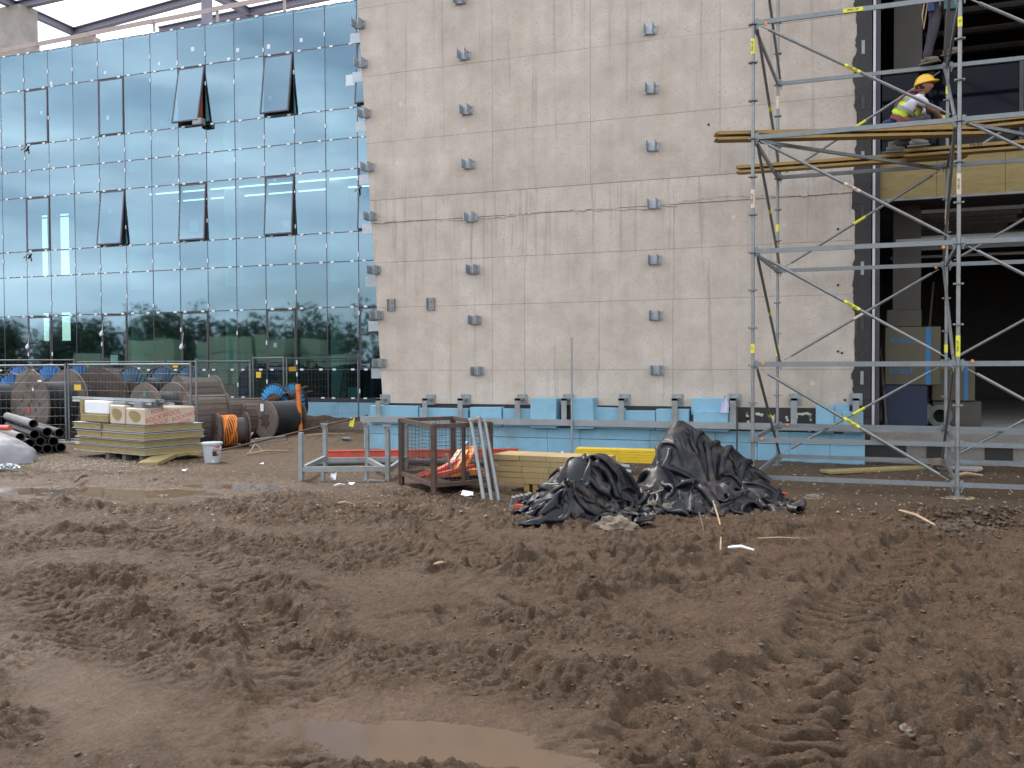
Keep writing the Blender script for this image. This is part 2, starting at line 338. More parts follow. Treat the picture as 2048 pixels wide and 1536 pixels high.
def build_ground():
    def spaced(a, b, f):
        out = [a]
        while out[-1] < b: out.append(out[-1] + f(out[-1]))
        return out
    xs = spaced(-29, 4.5, lambda x: .0135 if -6 < x < 1.5 else .0135 + .0045 * max(-6 - x, x - 1.5))
    ys = spaced(2.4, 26, lambda y: max(.0095, .0028 * y) if y < 13 else .0364 + .012 * (y - 13))
    far = [1.5, 4, 9, 18, 35, 70, 140, 300, 600]
    xs = [xs[0] - f for f in far[::-1]] + xs + [xs[-1] + f for f in far]
    ys = [ys[0] - f for f in far[::-1]] + ys + [ys[-1] + f for f in far]
    X, Y = np.meshgrid(np.array(xs), np.array(ys))
    near = (1 - sstep(10.2, 12.5, Y)) * (1 - sstep(4, 9, X)) * sstep(-26, -16, X) * sstep(-2, 2, Y)
    mid = np.clip(1 - near, 0, 1) * sstep(-2, 2, Y) * (1 - sstep(26, 34, Y)) * (1 - sstep(5, 9, X))
    z = np.zeros_like(X)
    wx = X + .25 * fbm2(X * 1.1, Y * 1.1, 3, 3); wy = Y + .25 * fbm2(X * 1.1, Y * 1.1, 5, 3)
    big = fbm2(X * .35, Y * .35, 11, 3)
    rough = .12 + .88 * sstep(-.16, .2, fbm2(X * .8, Y * 1.2, 21, 4) + .03); wx = wx * .72
    basin = np.zeros_like(X)
    for i, (c, rx, ry, an) in enumerate(PUD): basin = np.maximum(basin, blob(X, Y, c, rx, ry, an, .3, i))
    wet = np.maximum(blob(X, Y, G(180, 1400), .75, .3, -.45, .5, 31), blob(X, Y, G(830, 1450), .85, .42, .2, .5, 32))
    wet = np.maximum(wet, blob(X, Y, G(30, 1310), .5, .25, -.3, .6, 33)); wet = np.maximum(wet, .7 * blob(X, Y, G(430, 1490), .7, .22, -.3, .6, 34))
    wet = np.maximum(wet, .5 * blob(X, Y, G(560, 1330), .8, .25, .1, .7, 36)); wet = np.maximum(wet, .8 * blob(X, Y, G(250, 975), 4.2, 1.1, .35, .4, 35))
    wet = np.maximum(wet, basin)
    calm = 1 - .35 * wet - .5 * basin
    rut = np.zeros_like(X); lugs = np.zeros_like(X); inside_any = np.zeros_like(X)
    for k, (p, wd, dep, ls, sp, chev) in enumerate(TRACKS):
        d, sg, arc = track_field(X, Y, smooth_path(p), wd * 1.6); hw = wd / 2
        q = d / hw * (1 + .45 * fbm2(X * 2.1, Y * 2.1, 50 + k, 3)); m = d < wd * 1.5
        fade = (.3 + .7 * sstep(-.25, .3, fbm2(X * .7, Y * .7, 70 + k, 2) + .12)) if k > 1 else 1.0
        ins = (1 - sstep(.8, 1.1, q)) * m
        berm = np.exp(-((q - 1.25) / .24) ** 2) * m * (.6 + .9 * fbm2(X * 4, Y * 4, 60 + k, 3))
        rut += (-dep * .95 * ins * (.75 + .8 * fbm2(X * 1.9, Y * 1.9, 55 + k, 2)) + dep * 1.15 * berm * (1 + .8 * perlin2(X * 9, Y * 9, 57 + k))) * fade
        ph = arc / sp + np.where(m, q * chev * .7, 0) + .25 * fbm2(X * 3, Y * 3, 65 + k, 2)
        lg = sstep(.25, .5, np.abs((ph % 1) - .5) * 2 * .9) - .5
        lugs += lg * .062 * ls * ins * fade * (.55 + .9 * fbm2(X * 1.7, Y * 1.7, 80 + k, 2)); inside_any = np.maximum(inside_any, ins * fade)
    n1 = fbm2(wx * 1.6, wy * 1.6, 101, 3)
    def ridged(x, y, s): return 1 - 2 * np.abs(perlin2(x, y, s))
    nr = ridged(wx * 3.1, wy * 3.6, 103) * .6 + ridged(wx * 6.5, wy * 7.2, 104) * .4
    nb = np.abs(perlin2(wx * 11, wy * 12, 105)) + .6 * np.abs(perlin2(wx * 22, wy * 23, 106))
    nc = perlin2(wx * 34, wy * 36, 107) + .7 * perlin2(X * 62, Y * 64, 108)
    clodm = sstep(.12, .42, fbm2(wx * 2.4, wy * 2.4, 109, 3)) * (1 - .5 * inside_any)
    clod = sstep(.0, .25, perlin2(wx * 8, wy * 8.5, 110)) * clodm
    amp = near * calm
    z += near * (big * .035 + rut * (1 - .75 * wet))
    ng = ridged(wx * 17, wy * 16, 111) * .6 + ridged(X * 28, Y * 32, 112) * .4
    z += amp * (n1 * .03 + (nr - .3) * .026 * rough + nb * .056 * rough * (1 - .8 * inside_any) + (ng - .3) * .022 * (.2 + rough) * (1 - .4 * inside_any) + nc * .011 * (.2 + rough) + clod * .034 * rough + lugs + .009 * perlin2(X * 3 + wy, Y * 15, 140) + .004 * perlin2(X * 7 + wy, Y * 34, 141))
    z += mid * (big * .015 + fbm2(wx * 2.2, wy * 2.2, 120, 4) * .022 * (1 - .7 * wet) + nc * .004 * (1 - .8 * wet) + np.abs(perlin2(wx * 9, wy * 9, 121)) * .014 * (1 - .8 * wet))
    hp = G(1960, 1042)                                   # loose spoil heap by the scaffold foot
    heap = blob(X, Y, hp, 1.1, .3, -.35, .6, 50); z += heap * (.05 + .045 * nb + .05 * clod)
    bk = blob(X, Y, Vector((-14.5, 20.8, 0)), 4.2, 1.7, .05, .5, 51); z += bk * (.22 + .12 * n1 + .04 * nb)
    bk2 = blob(X, Y, Vector((-10.6, 17.6, 0)), 1.3, .9, .0, .5, 52); z += bk2 * (.10 + .05 * nb)
    wl_ = -.03
    z = z * (1 - basin) + .018 * basin * (1 - basin) * nc + basin * (wl_ - .013 + .03 * fbm2(X * 3.2, Y * 3.2, 130, 3) + .006 * nc)
    v = np.stack([X, Y, z], -1).reshape(-1, 3)
    ny, nx = X.shape
    a = (np.arange(ny - 1)[:, None] * nx + np.arange(nx - 1)[None, :]).reshape(-1)
    f = np.stack([a, a + 1, a + nx + 1, a + nx], -1)
    me = bpy.data.meshes.new('ground'); me.vertices.add(len(v)); me.vertices.foreach_set('co', v.reshape(-1).astype(np.float32))
    me.loops.add(f.size); me.loops.foreach_set('vertex_index', f.reshape(-1).astype(np.int32))
    me.polygons.add(len(f)); me.polygons.foreach_set('loop_start', (np.arange(len(f)) * 4).astype(np.int32))
    me.polygons.foreach_set('use_smooth', np.ones(len(f), bool)); me.update(calc_edges=True)
    for nm, arr in (('wet', wet), ('rough', np.clip(.25 * nb + .6 * clod + .5 * heap + .6 * bk + .25 * rough, 0, 1)), ('dry', sstep(10.5, 13, Y) * (1 - wet))):
        at = me.attributes.new(nm, 'FLOAT', 'POINT'); at.data.foreach_set('value', arr.reshape(-1).astype(np.float32))
    m = bpy.data.materials.new('churned_mud'); m.use_nodes = True; t = m.node_tree; N = t.nodes; K = t.links.new; b = N['Principled BSDF']
    def attr(n): q = N.new('ShaderNodeAttribute'); q.attribute_name = n; return q.outputs['Fac']
    def noise(s, d=6, r=.6): q = N.new('ShaderNodeTexNoise'); q.inputs['Scale'].default_value = s; q.inputs['Detail'].default_value = d; q.inputs['Roughness'].default_value = r; K(geo.outputs['Position'], q.inputs['Vector']); return q.outputs['Fac']
    geo = N.new('ShaderNodeNewGeometry')
    def ramp(fac, a, b_, ca, cb): q = N.new('ShaderNodeValToRGB'); e = q.color_ramp.elements; e[0].position = a; e[1].position = b_; e[0].color = (*ca, 1); e[1].color = (*cb, 1); K(fac, q.inputs['Fac']); return q.outputs['Color']
    def mixc(f, a, b_, bt='MIX'):
        q = N.new('ShaderNodeMix'); q.data_type = 'RGBA'; q.blend_type = bt
        for s, val in ((0, f), (6, a), (7, b_)):
            if isinstance(val, bpy.types.NodeSocket): K(val, q.inputs[s])
            else: q.inputs[s].default_value = val if s == 0 else (*val, 1)
        return q.outputs[2]
    c = ramp(noise(1.3, 8), .3, .7, (.122, .073, .041), (.17, .107, .064))
    c = mixc(.75, c, ramp(noise(26, 6, .75), .3, .7, (.45, .42, .39), (1.25, 1.25, 1.25)), 'MULTIPLY'); c = mixc(.7, c, ramp(noise(75, 6, .8), .36, .64, (.5, .48, .46), (1.3, 1.3, 1.3)), 'MULTIPLY'); c = mixc(.8, c, ramp(noise(5, 6, .7), .32, .6, (.72, .7, .68), (1.12, 1.12, 1.12)), 'MULTIPLY')
    ra = N.new('ShaderNodeMath'); ra.operation = 'MULTIPLY'; ra.inputs[1].default_value = .4; K(attr('rough'), ra.inputs[0]); c = mixc(ra.outputs[0], c, (.058, .034, .02))
    c = mixc(attr('dry'), c, mixc(.65, c, ramp(noise(70, 5, .8), .35, .66, (.09, .058, .034), (.23, .157, .096))))
    wetc = ramp(noise(2.5, 5), .35, .65, (.085, .052, .031), (.112, .071, .044))
    wf = N.new('ShaderNodeMath'); wf.operation = 'MULTIPLY'; wf.inputs[1].default_value = .55; K(attr('wet'), wf.inputs[0]); c = mixc(wf.outputs[0], c, wetc)
    # pale grit and pebbles lying on it
    vo = N.new('ShaderNodeTexVoronoi'); vo.inputs['Scale'].default_value = 26; K(geo.outputs['Position'], vo.inputs['Vector'])
    g1 = ramp(vo.outputs['Distance'], .05, .085, (1, 1, 1), (0, 0, 0)); g2 = ramp(noise(1.9, 3), .54, .62, (0, 0, 0), (1, 1, 1))
    mu = N.new('ShaderNodeMath'); mu.operation = 'MULTIPLY'; K(g1, mu.inputs[0]); K(g2, mu.inputs[1])
    c = mixc(mu.outputs[0], c, (.26, .215, .165)); K(c, b.inputs['Base Color'])
    rr = ramp(noise(9, 5), .35, .65, (.42, .42, .42), (.8, .8, .8)); rw = ramp(noise(30, 5, .7), .3, .7, (.28, .28, .28), (.62, .62, .62))
    K(mixc(attr('wet'), rr, rw), b.inputs['Roughness']); b.inputs['Specular IOR Level'].default_value = .2
    bn = N.new('ShaderNodeBump'); bn.inputs['Strength'].default_value = .75; bn.inputs['Distance'].default_value = .065
    hh = N.new('ShaderNodeMath'); hh.operation = 'ADD'; K(noise(44, 8, .75), hh.inputs[0]); K(noise(15, 5, .6), hh.inputs[1]); K(hh.outputs[0], bn.inputs['Height'])
    wv = N.new('ShaderNodeMapRange'); wv.inputs['To Min'].default_value = .9; wv.inputs['To Max'].default_value = .6; K(attr('wet'), wv.inputs['Value']); K(wv.outputs['Result'], bn.inputs['Strength'])
    K(bn.outputs['Normal'], b.inputs['Normal'])
    me.materials.append(m); o = bpy.data.objects.new('ground', me); COL.objects.link(o); o['kind'] = 'structure'
    return X, Y, z, wet
GX, GY, GZ, GW = build_ground()
_gx, _gy = GX[0], GY[:, 0]
def gz(x, y):
    return float(GZ[min(len(_gy) - 1, np.searchsorted(_gy, y)), min(len(_gx) - 1, np.searchsorted(_gx, x))])
def gwet(x, y): return float(GW[min(len(_gy) - 1, np.searchsorted(_gy, y)), min(len(_gx) - 1, np.searchsorted(_gx, x))])
M_water = mat('murky_puddle_water', (.1, .064, .04), .07, 0, .1, 2, rvar=.03, bump=.03, bscale=14)
for i, (c, rx, ry, an) in enumerate(PUD):
    mb = MB(); n = 40; e = [(c.x + (rx * 1.35 * cos(t)) * cos(an) - (ry * 1.35 * sin(t)) * sin(an), c.y + (rx * 1.35 * cos(t)) * sin(an) + (ry * 1.35 * sin(t)) * cos(an), -.03 - .0004 * i) for t in [2 * pi * k / n for k in range(n)]]
    mb.add(e, [tuple(range(n))]); mb.build('puddle', M_water, kind='structure')
# ================================================================ CONCRETE BLOCK
YW = 16.3
def concrete_mat():
    m = bpy.data.materials.new('fair_faced_concrete'); m.use_nodes = True; t = m.node_tree; N = t.nodes; K = t.links.new; b = N['Principled BSDF']
    geo = N.new('ShaderNodeNewGeometry')
    def noise(s, d=6, r=.6, st=(1, 1, 1)):
        mp = N.new('ShaderNodeMapping'); mp.inputs['Scale'].default_value = st; K(geo.outputs['Position'], mp.inputs['Vector'])
        q = N.new('ShaderNodeTexNoise'); q.inputs['Scale'].default_value = s; q.inputs['Detail'].default_value = d; q.inputs['Roughness'].default_value = r; K(mp.outputs['Vector'], q.inputs['Vector']); return q.outputs['Fac']
    def ramp(fac, a, b_, ca, cb): q = N.new('ShaderNodeValToRGB'); e = q.color_ramp.elements; e[0].position = a; e[1].position = b_; e[0].color = (*ca, 1); e[1].color = (*cb, 1); K(fac, q.inputs['Fac']); return q.outputs['Color']
    def mul(a, b_, f=1.0):
        q = N.new('ShaderNodeMix'); q.data_type = 'RGBA'; q.blend_type = 'MULTIPLY'; q.inputs[0].default_value = f
        K(a, q.inputs[6]); K(b_, q.inputs[7]); return q.outputs[2]
    def mix(f, a, col):
        q = N.new('ShaderNodeMix'); q.data_type = 'RGBA'; K(f, q.inputs[0]); K(a, q.inputs[6]); q.inputs[7].default_value = (*col, 1); return q.outputs[2]
    def math_(op, a, b_):
        q = N.new('ShaderNodeMath'); q.operation = op
        for i, x in enumerate((a, b_)):
            if isinstance(x, (int, float)): q.inputs[i].default_value = x
            else: K(x, q.inputs[i])
        return q.outputs[0]
    sx = N.new('ShaderNodeSeparateXYZ'); K(geo.outputs['Position'], sx.inputs[0]); Z = sx.outputs['Z']; Xc = sx.outputs['X']
    c = ramp(noise(.55, 8, .62), .3, .7, (.485, .412, .352), (.585, .51, .445))
    c = mul(c, ramp(noise(2.2, 8, .7), .3, .72, (.87, .86, .85), (1.07, 1.07, 1.06)))
    c = mul(c, ramp(noise(24, 8, .8), .3, .7, (.9, .9, .9), (1.06, 1.06, 1.06)))
    # warm run-off bands (vertical)
    c = mul(c, ramp(noise(3.5, 4, .6, (1, 1, .05)), .35, .7, (.95, .93, .9), (1.03, 1.03, 1.03)))
    # thin drip streaks below the pour joint at z = 4.45
    st = ramp(noise(11, 4, .7, (1, 1, .035)), .56, .64, (0, 0, 0), (1, 1, 1))
    st2 = ramp(noise(26, 3, .7, (1, 1, .06)), .6, .67, (0, 0, 0), (1, 1, 1))
    zz = math_('ADD', Z, math_('MULTIPLY', noise(7, 2, .5, (1, 1, .01)), -2.6))    # ragged lower ends
    def band(lo, hi, src):
        a = N.new('ShaderNodeMapRange'); a.interpolation_type = 'SMOOTHSTEP'; a.inputs['From Min'].default_value = lo; a.inputs['From Max'].default_value = lo + .9; K(src, a.inputs['Value'])
        h = N.new('ShaderNodeMath'); h.operation = 'LESS_THAN'; K(Z, h.inputs[0]); h.inputs[1].default_value = hi
        return math_('MULTIPLY', a.outputs['Result'], h.outputs[0])
    dr = math_('MULTIPLY', st, band(1.6, 4.92, zz)); dr2 = math_('MULTIPLY', st2, band(2.5, 4.92, zz))
    c = mix(math_('MULTIPLY', dr, .27), c, (.17, .145, .13)); c = mix(math_('MULTIPLY', dr2, .24), c, (.17, .145, .13))
    up = math_('MULTIPLY', ramp(noise(8, 3, .6, (1, 1, .03)), .62, .67, (0, 0, 0), (1, 1, 1)), .3); c = mix(up, c, (.25, .215, .2))
    # damp dark stain above the joint on the right part
    dm = N.new('ShaderNodeMapRange'); dm.interpolation_type = 'SMOOTHSTEP'; dm.inputs['From Min'].default_value = 6.3; dm.inputs['From Max'].default_value = 4.9; K(math_('ADD', Z, math_('MULTIPLY', noise(1.6, 5), 1.2)), dm.inputs['Value'])
    ab = N.new('ShaderNodeMath'); ab.operation = 'GREATER_THAN'; K(Z, ab.inputs[0]); ab.inputs[1].default_value = 4.9
    c = mix(math_('MULTIPLY', math_('MULTIPLY', dm.outputs['Result'], ab.outputs[0]), .42), c, (.27, .24, .22))
    # rubbed line of the rough pour joint
    # bug holes and specks
    vo = N.new('ShaderNodeTexVoronoi'); vo.inputs['Scale'].default_value = 15; K(geo.outputs['Position'], vo.inputs['Vector'])
    hole = ramp(vo.outputs['Distance'], .09, .16, (1, 1, 1), (0, 0, 0)); hm = ramp(noise(1.1, 4), .42, .58, (0, 0, 0), (1, 1, 1))
    hf = math_('MULTIPLY', math_('MULTIPLY', hole, hm), .75); c = mix(hf, c, (.18, .155, .14))
    pk = N.new('ShaderNodeTexVoronoi'); pk.inputs['Scale'].default_value = 1.15; K(geo.outputs['Position'], pk.inputs['Vector'])
    c = mix(math_('MULTIPLY', ramp(pk.outputs['Distance'], .035, .06, (1, 1, 1), (0, 0, 0)), .7), c, (.6, .56, .52))
    K(c, b.inputs['Base Color']); b.inputs['Roughness'].default_value = .85; b.inputs['Specular IOR Level'].default_value = .3
    bp = N.new('ShaderNodeBump'); bp.inputs['Strength'].default_value = .35; bp.inputs['Distance'].default_value = .012
    K(math_('ADD', math_('ADD', noise(20, 8, .7), noise(3, 3)), math_('MULTIPLY', hf, -1.2)), bp.inputs['Height']); K(bp.outputs['Normal'], b.inputs['Normal'])
    return m
M_conc = concrete_mat()
M_conc2 = mat('rough_grey_concrete', (.36, .32, .285), .9, 0, .16, 1.5, dirt=(.2, .175, .155), dirt_amt=.6, dirt_scale=1.2, bump=.3, bscale=25, world=True, grain=.15)
def xl(z): return -8.84 - (z - .91) * (.49 / 7.99)       # leaning left edge of the block
wall = thing('concrete_wall', 'tall raw concrete end wall with steel brackets, drip streaks and formwork joints', 'wall', (-4.4, YW, 0))
core = MB(); zt = 12.6
core.add([(xl(.3) + .02, YW + .045, 0), (-.02, YW + .045, 0), (-.02, YW + .045, zt), (xl(zt) + .02, YW + .045, zt), (xl(.3) + .02, 24.5, 0), (-.02, YW + .6, 0), (-.02, YW + .6, zt), (xl(zt) + .02, 24.5, zt), (-3.5, 24.5, 0), (-3.5, 24.5, zt), (-3.5, YW + .6, 0), (-3.5, YW + .6, zt)],
         [(0, 1, 2, 3), (1, 5, 6, 2), (0, 3, 7, 4), (4, 7, 9, 8), (8, 9, 11, 10), (10, 11, 6, 5), (3, 2, 6, 11), (3, 11, 9, 7), (0, 4, 8, 10), (0, 10, 5, 1)])
core.build('wall_core', M_conc2, wall)
rng = random.Random(3)
def panel(x0, x1, z0, z1, j=.0022, off=None, left=False, proud=0):
    a0 = xl(z0) if x0 is None else x0; a1 = xl(z1) if x0 is None else x0
    off = rng.uniform(0, .004) if off is None else off
    mb = MB(); g = j
    mb.prism([(a0 + (0 if x0 is None else g), z0 + g), (x1 - g, z0 + g), (x1 - g, z1 - g), (a1 + (0 if x0 is None else g), z1 - g)], YW - proud + off, YW + .05)
    return mb.build('panel', M_conc, wall)
zs_up = [4.92, 6.05, 7.37, 8.72, 10.1, 11.4, 12.6]
xs_up = [-8.45, -6.46, -4.55, -2.24, -.03]
for z0, z1 in zip(zs_up[:-1], zs_up[1:]):
    a = -8.55 - (z0 - 4.9) * .045
    panel(None, a, z0, z1, off=.006)
    panel(a, xs_up[1], z0, z1)
    for x0, x1 in zip(xs_up[1:-1], xs_up[2:]): panel(x0, x1, z0, z1)
panel(None, -.03, 4.46, 4.915, j=.001, off=0, proud=.006)
lo = {(.9, 1.55): [-6.49, -5.84, -3.06, -.06], (1.55, 2.79): [-6.49, -5.84, -4.4, -3.06, -.05], (2.79, 3.68): [-6.48, -5.84, -3.04, -.05], (3.68, 4.455): [-6.48, -5.85, -3.04, -.05]}
for (z0, z1), xx in lo.items():
    a = -8.62; panel(None, a, z0, z1, off=.008); panel(a, xx[0], z0, z1)
    for x0, x1 in zip(xx[:-1], xx[1:]): panel(x0, x1, z0, z1)
# rough ridge of grout along the two pour joints
mb = MB(); x = -8.9
while x < -.1:
    dx = rng.uniform(.03, .12); zc = 4.455 + .035 * sin(x * 2.1) + rng.uniform(-.018, .018) + (.05 if x > -3 else 0)
    mb.box(x, x + dx * 1.2, YW - rng.uniform(.007, .016), YW + .01, zc - rng.uniform(.004, .02), zc + rng.uniform(.004, .014)); x += dx
mb.build('pour_joint', M_conc, wall)
mb = MB(); mb.box(-8.83, -.08, YW + .012, YW + .06, .84, .9); mb.box(-8.83, -.08, YW - .0, YW + .1, .8, .84); mb.build('base_strip', M_bitumen, wall)
# torn membrane along the right edge
mb = MB(); zz = .75; pts = []
while zz < 12.5: pts.append((-.035 + rng.uniform(-.03, .02) - (.08 if zz < 1.0 else 0) - (.04 if int(zz * 1.2) % 2 else 0), zz)); zz += rng.uniform(.03, .11)
mb.prism([(.2, .75)] + pts + [(.2, 12.5)], YW - .012, YW - .004) if False else None
for (xa, za), (xb, zb) in zip(pts[:-1], pts[1:]): mb.add([(xa, YW - .012, za), (.2, YW - .012, za), (.2, YW - .012, zb), (xb, YW - .012, zb), (xa, YW + .02, za), (xb, YW + .02, zb)], [(0, 1, 2, 3), (0, 3, 5, 4)])
mb.build('torn_membrane', M_bitumen, wall)
mb = MB(); mb.box(-.019, .2, YW + .0, YW + .6, .5, 12.55); mb.build('wall_end_lining', M_dark_int, wall)
# steel brackets
def bracket_mb(p=.2, w=.15, h=.17, pl=.24):
    b = MB(); b.box(-pl / 2, pl / 2, -.012, 0, -h / 2, h / 2)
    b.box(-w / 2 - .006, -w / 2, -p, -.012, -h / 2, h / 2); b.box(w / 2 - .006, w / 2, -p, -.012, -h / 2, h / 2)
    b.box(-w / 2, w / 2 - .006, -.03, -.0125, -h / 2 + .01, h / 2 - .01)
    for sx in (.095,):
        for sz in (-.05, .05): b.tube((sx, -.03, sz), (sx, -.012, sz), .014, 6)
    return b
br0 = None
def put_bracket(px, py, Y=YW - .006, **k):
    global br0
    p = W(px, py, Y)
    if br0 is None:
        b = bracket_mb(); o = b.build('wall_bracket', M_galv_b, None); br0 = o; o.parent = wall
        o.matrix_basis = wall.matrix_basis.inverted() @ Matrix.Translation(p); return o
    return inst(br0, 'wall_bracket', wall, Matrix.Translation(p) @ Matrix.Rotation(rng.uniform(-.03, .03), 4, 'Y'))
for px, py in [(921, 0), (929, 111), (934, 221), (938, 329), (943, 435), (947, 539), (951, 640), (956, 742)]: put_bracket(px, py)
for px, py in [(1297, -55), (1300, 60), (1303, 178), (1305, 293), (1307, 408), (1309, 520), (1311, 631), (1314, 740)]: put_bracket(px, py)
edge_y = [-55, 47, 126, 227, 335, 434, 541, 631, 726]
for i, py in enumerate(edge_y):
    z = W(735, py, YW).z; x = xl(z) + .02
    inst(br0, 'wall_bracket', wall, Matrix.Translation((x, YW - .004, z)))
    mb = MB(); zb = z - .21; x0 = xl(zb); ya = YW + .1
    mb.box(x0 - .27, x0 - .05, ya, ya + .006, zb - .1, zb + .1); mb.box(x0 - .05, x0 - .044, ya, ya + .2, zb - .1, zb + .1); mb.box(x0 - .03, x0 + .02, ya - .03, ya + .22, zb - .1, zb + .1)
    mb.build('return_bracket', M_galv_b, wall)
for px, py in [(783, 610), (862, 608)]:
    p = W(px, py, YW - .01); mb = MB(); mb.box(p.x - .08, p.x + .08, p.y - .01, p.y, p.z - .12, p.z + .12)
    mb.box(p.x + .07, p.x + .08, p.y - .05, p.y - .01, p.z - .12, p.z + .12); mb.box(p.x - .08, p.x - .07, p.y - .05, p.y - .01, p.z - .12, p.z + .12)
    mb.tube((p.x + .01, p.y - .03, p.z + .05), (p.x + .01, p.y, p.z + .05), .012, 6); mb.tube((p.x + .01, p.y - .03, p.z - .06), (p.x + .01, p.y, p.z - .06), .012, 6); mb.build('u_bracket', M_galv, wall)
# tie holes
for px, py in [(1676, 458), (1676, 570), (1676, 703), (1684, 706), (1417, 249), (1690, 800)]:
    p = W(px, py, YW - .012); mb = MB(); mb.tube((p.x, YW - .003, p.z), (p.x, YW + .0, p.z), .022, 10); mb.build('tie_hole', M_bitumen, wall)
# ---- plinth rail hung on bracket arms
YR = 15.98
rail = thing('plinth_rail', 'long horizontal grey steel rail hung on bracket arms in front of the blue boards', 'rail', (-4, YR, .6))
a = W(722, 843, YR); b_ = W(2100, 856, YR); zr = .6
mb = MB(); mb.box(a.x, 4.2, YR - .035, YR - .028, zr - .055, zr + .055); mb.box(a.x, 4.2, YR - .028, YR + .03, zr + .048, zr + .055); mb.box(a.x, 4.2, YR - .028, YR + .03, zr - .055, zr - .048); mb.build('rail', M_greysteel, rail)
for px in [770, 862, 932, 1045, 1137, 1250, 1355, 1470, 1590, 1712]:
    p = W(px, 800, YW); mb = MB(); x = p.x
    mb.box(x - .1, x + .1, YW - .02, YW - .008, p.z - .09, p.z + .11)
    mb.box(x - .05, x + .05, YR + .03, YW - .02, p.z + .0, p.z + .04); mb.box(x - .05, x + .05, YR + .03, YR + .045, zr - .05, p.z + .05)
    for s in (-1, 1):
        for q in (-.06, .08): mb.tube((x + s * .075, YW - .035, p.z + q), (x + s * .075, YW - .02, p.z + q), .012, 6)
    mb.build('bracket_arm', M_rack, rail)
for px, y0, y1, r in [(1143, 676, 915, .02), (1474, 812, 915, .014)]:
    p = W(px, y0, YR - .07); mb = MB(); mb.tube((p.x, YR - .07, 0), (p.x, YR - .07, p.z), r, 8)
    tag(rebase(mb.build('steel_rod', M_greysteel if px < 1200 else M_rust), (p.x, YR - .07, 0)), 'thin upright steel pole in front of the concrete wall near its middle' if px < 1200 else 'short rusty rod standing against the gap in the blue boards', 'rod')
# ---- blue foam plinth
pl = thing('foam_plinth', 'continuous band of glued pale blue foam boards along the foot of the concrete wall', 'insulation', (-4.4, 16.15, 0))
def xw(px, Y, py=850): return W(px, py, Y).x
YB = 16.14
cuts = [728, 806, 880, 985, 1095, 1160, 1300, 1370, 1430, 1515, 1580, 1660, 1730]
xa = [xw(c, YB, 880) for c in cuts]
for i in range(len(xa) - 1):
    for z0, z1, pr in ((-.12, .3, 0), (.303, .49, .004)):
        q = .0 if i % 2 or z0 < 0 else .2
        x0, x1 = xa[i] + (q if i else 0), xa[i + 1] + (.2 if (not i % 2 and False) else 0) + (.0 if i % 2 or z0 < 0 or i == len(xa) - 2 else .0)
        x0 = xa[i]; mb = MB(); mb.box(x0 + .002, x1 - .002, YB - rng.uniform(0, .012) - pr, YW - .015, z0, z1 + rng.uniform(-.006, .0)); mb.build('board', M_blue_xps, pl, bevel=.004)
for (x0, x1) in ((xw(743, YB, 836), xw(838, YB, 836)),):
    pass
BL = [ # px x0, x1, top y, bottom y, proud, tilt deg, description
    (741, 836, 812, 858, .02, 0, 'pale blue foam board at the left end of the upper row, beside the wall corner'),
    (838, 936, 817, 858, .0, 0, 'second foam board of the upper row, between two steel arms above the wire cage'),
    (940, 1003, 815, 858, .05, .6, 'foam board with a shadowed right end behind the leaning tubes'),
    (1005, 1062, 818, 861, .02, 0, 'foam board directly left of the tall proud foam block'),
    (1060, 1112, 797, 862, .14, -.8, 'tall proud foam block left of the dark gap in the upper row'),
    (1146, 1188, 797, 862, .16, 2.0, 'tilted pale foam block with broken yellow edge beside the upright pole'),
    (1187, 1248, 816, 861, .03, -1.2, 'foam board right of the tilted block with a crumbled lower edge'),
    (1247, 1311, 822, 866, .06, 0, 'low foam board between the two arms behind the yellow beams'),
    (1312, 1378, 819, 865, .09, .4, 'foam board standing behind the peak of the tall black tarpaulin'),
    (1382, 1452, 797, 830, .0, 0, 'rear foam block of the stepped pair right of the tarpaulin peak'),
    (1386, 1456, 823, 866, .12, -.6, 'front foam block of the stepped pair right of the tarpaulin peak'),
    (1631, 1668, 812, 868, .05, 0, 'nicked foam block right of the dark gap with foam glue marks'),
    (1668, 1700, 808, 864, .0, .8, 'foam block standing behind the nicked one near the wall end'),
    (1686, 1727, 824, 868, .05, 0, 'last foam block of the upper row, beside the doorway edge'),
]
for x0, x1, yt, yb, pr, tl, lab in BL:
    Y = YB - pr; p0 = W(x0, yb, Y); p1 = W(x1, yt, Y); zb = max(.492, p0.z)
    mb = MB(); Mx = Matrix.Translation(((p0.x + p1.x) / 2, 0, zb)) @ Matrix.Rotation(radians(-tl), 4, 'Y')
    hw = (p1.x - p0.x) / 2 - .003; mb.box(-hw, hw, Y, YW - .03, 0, p1.z - zb, Mx)
    o = mb.build('foam_board', M_blue_xps, bevel=.006); rebase(o, ((p0.x + p1.x) / 2, Y, zb)); tag(o, lab, 'insulation', 'loose blue foam boards along the wall foot')
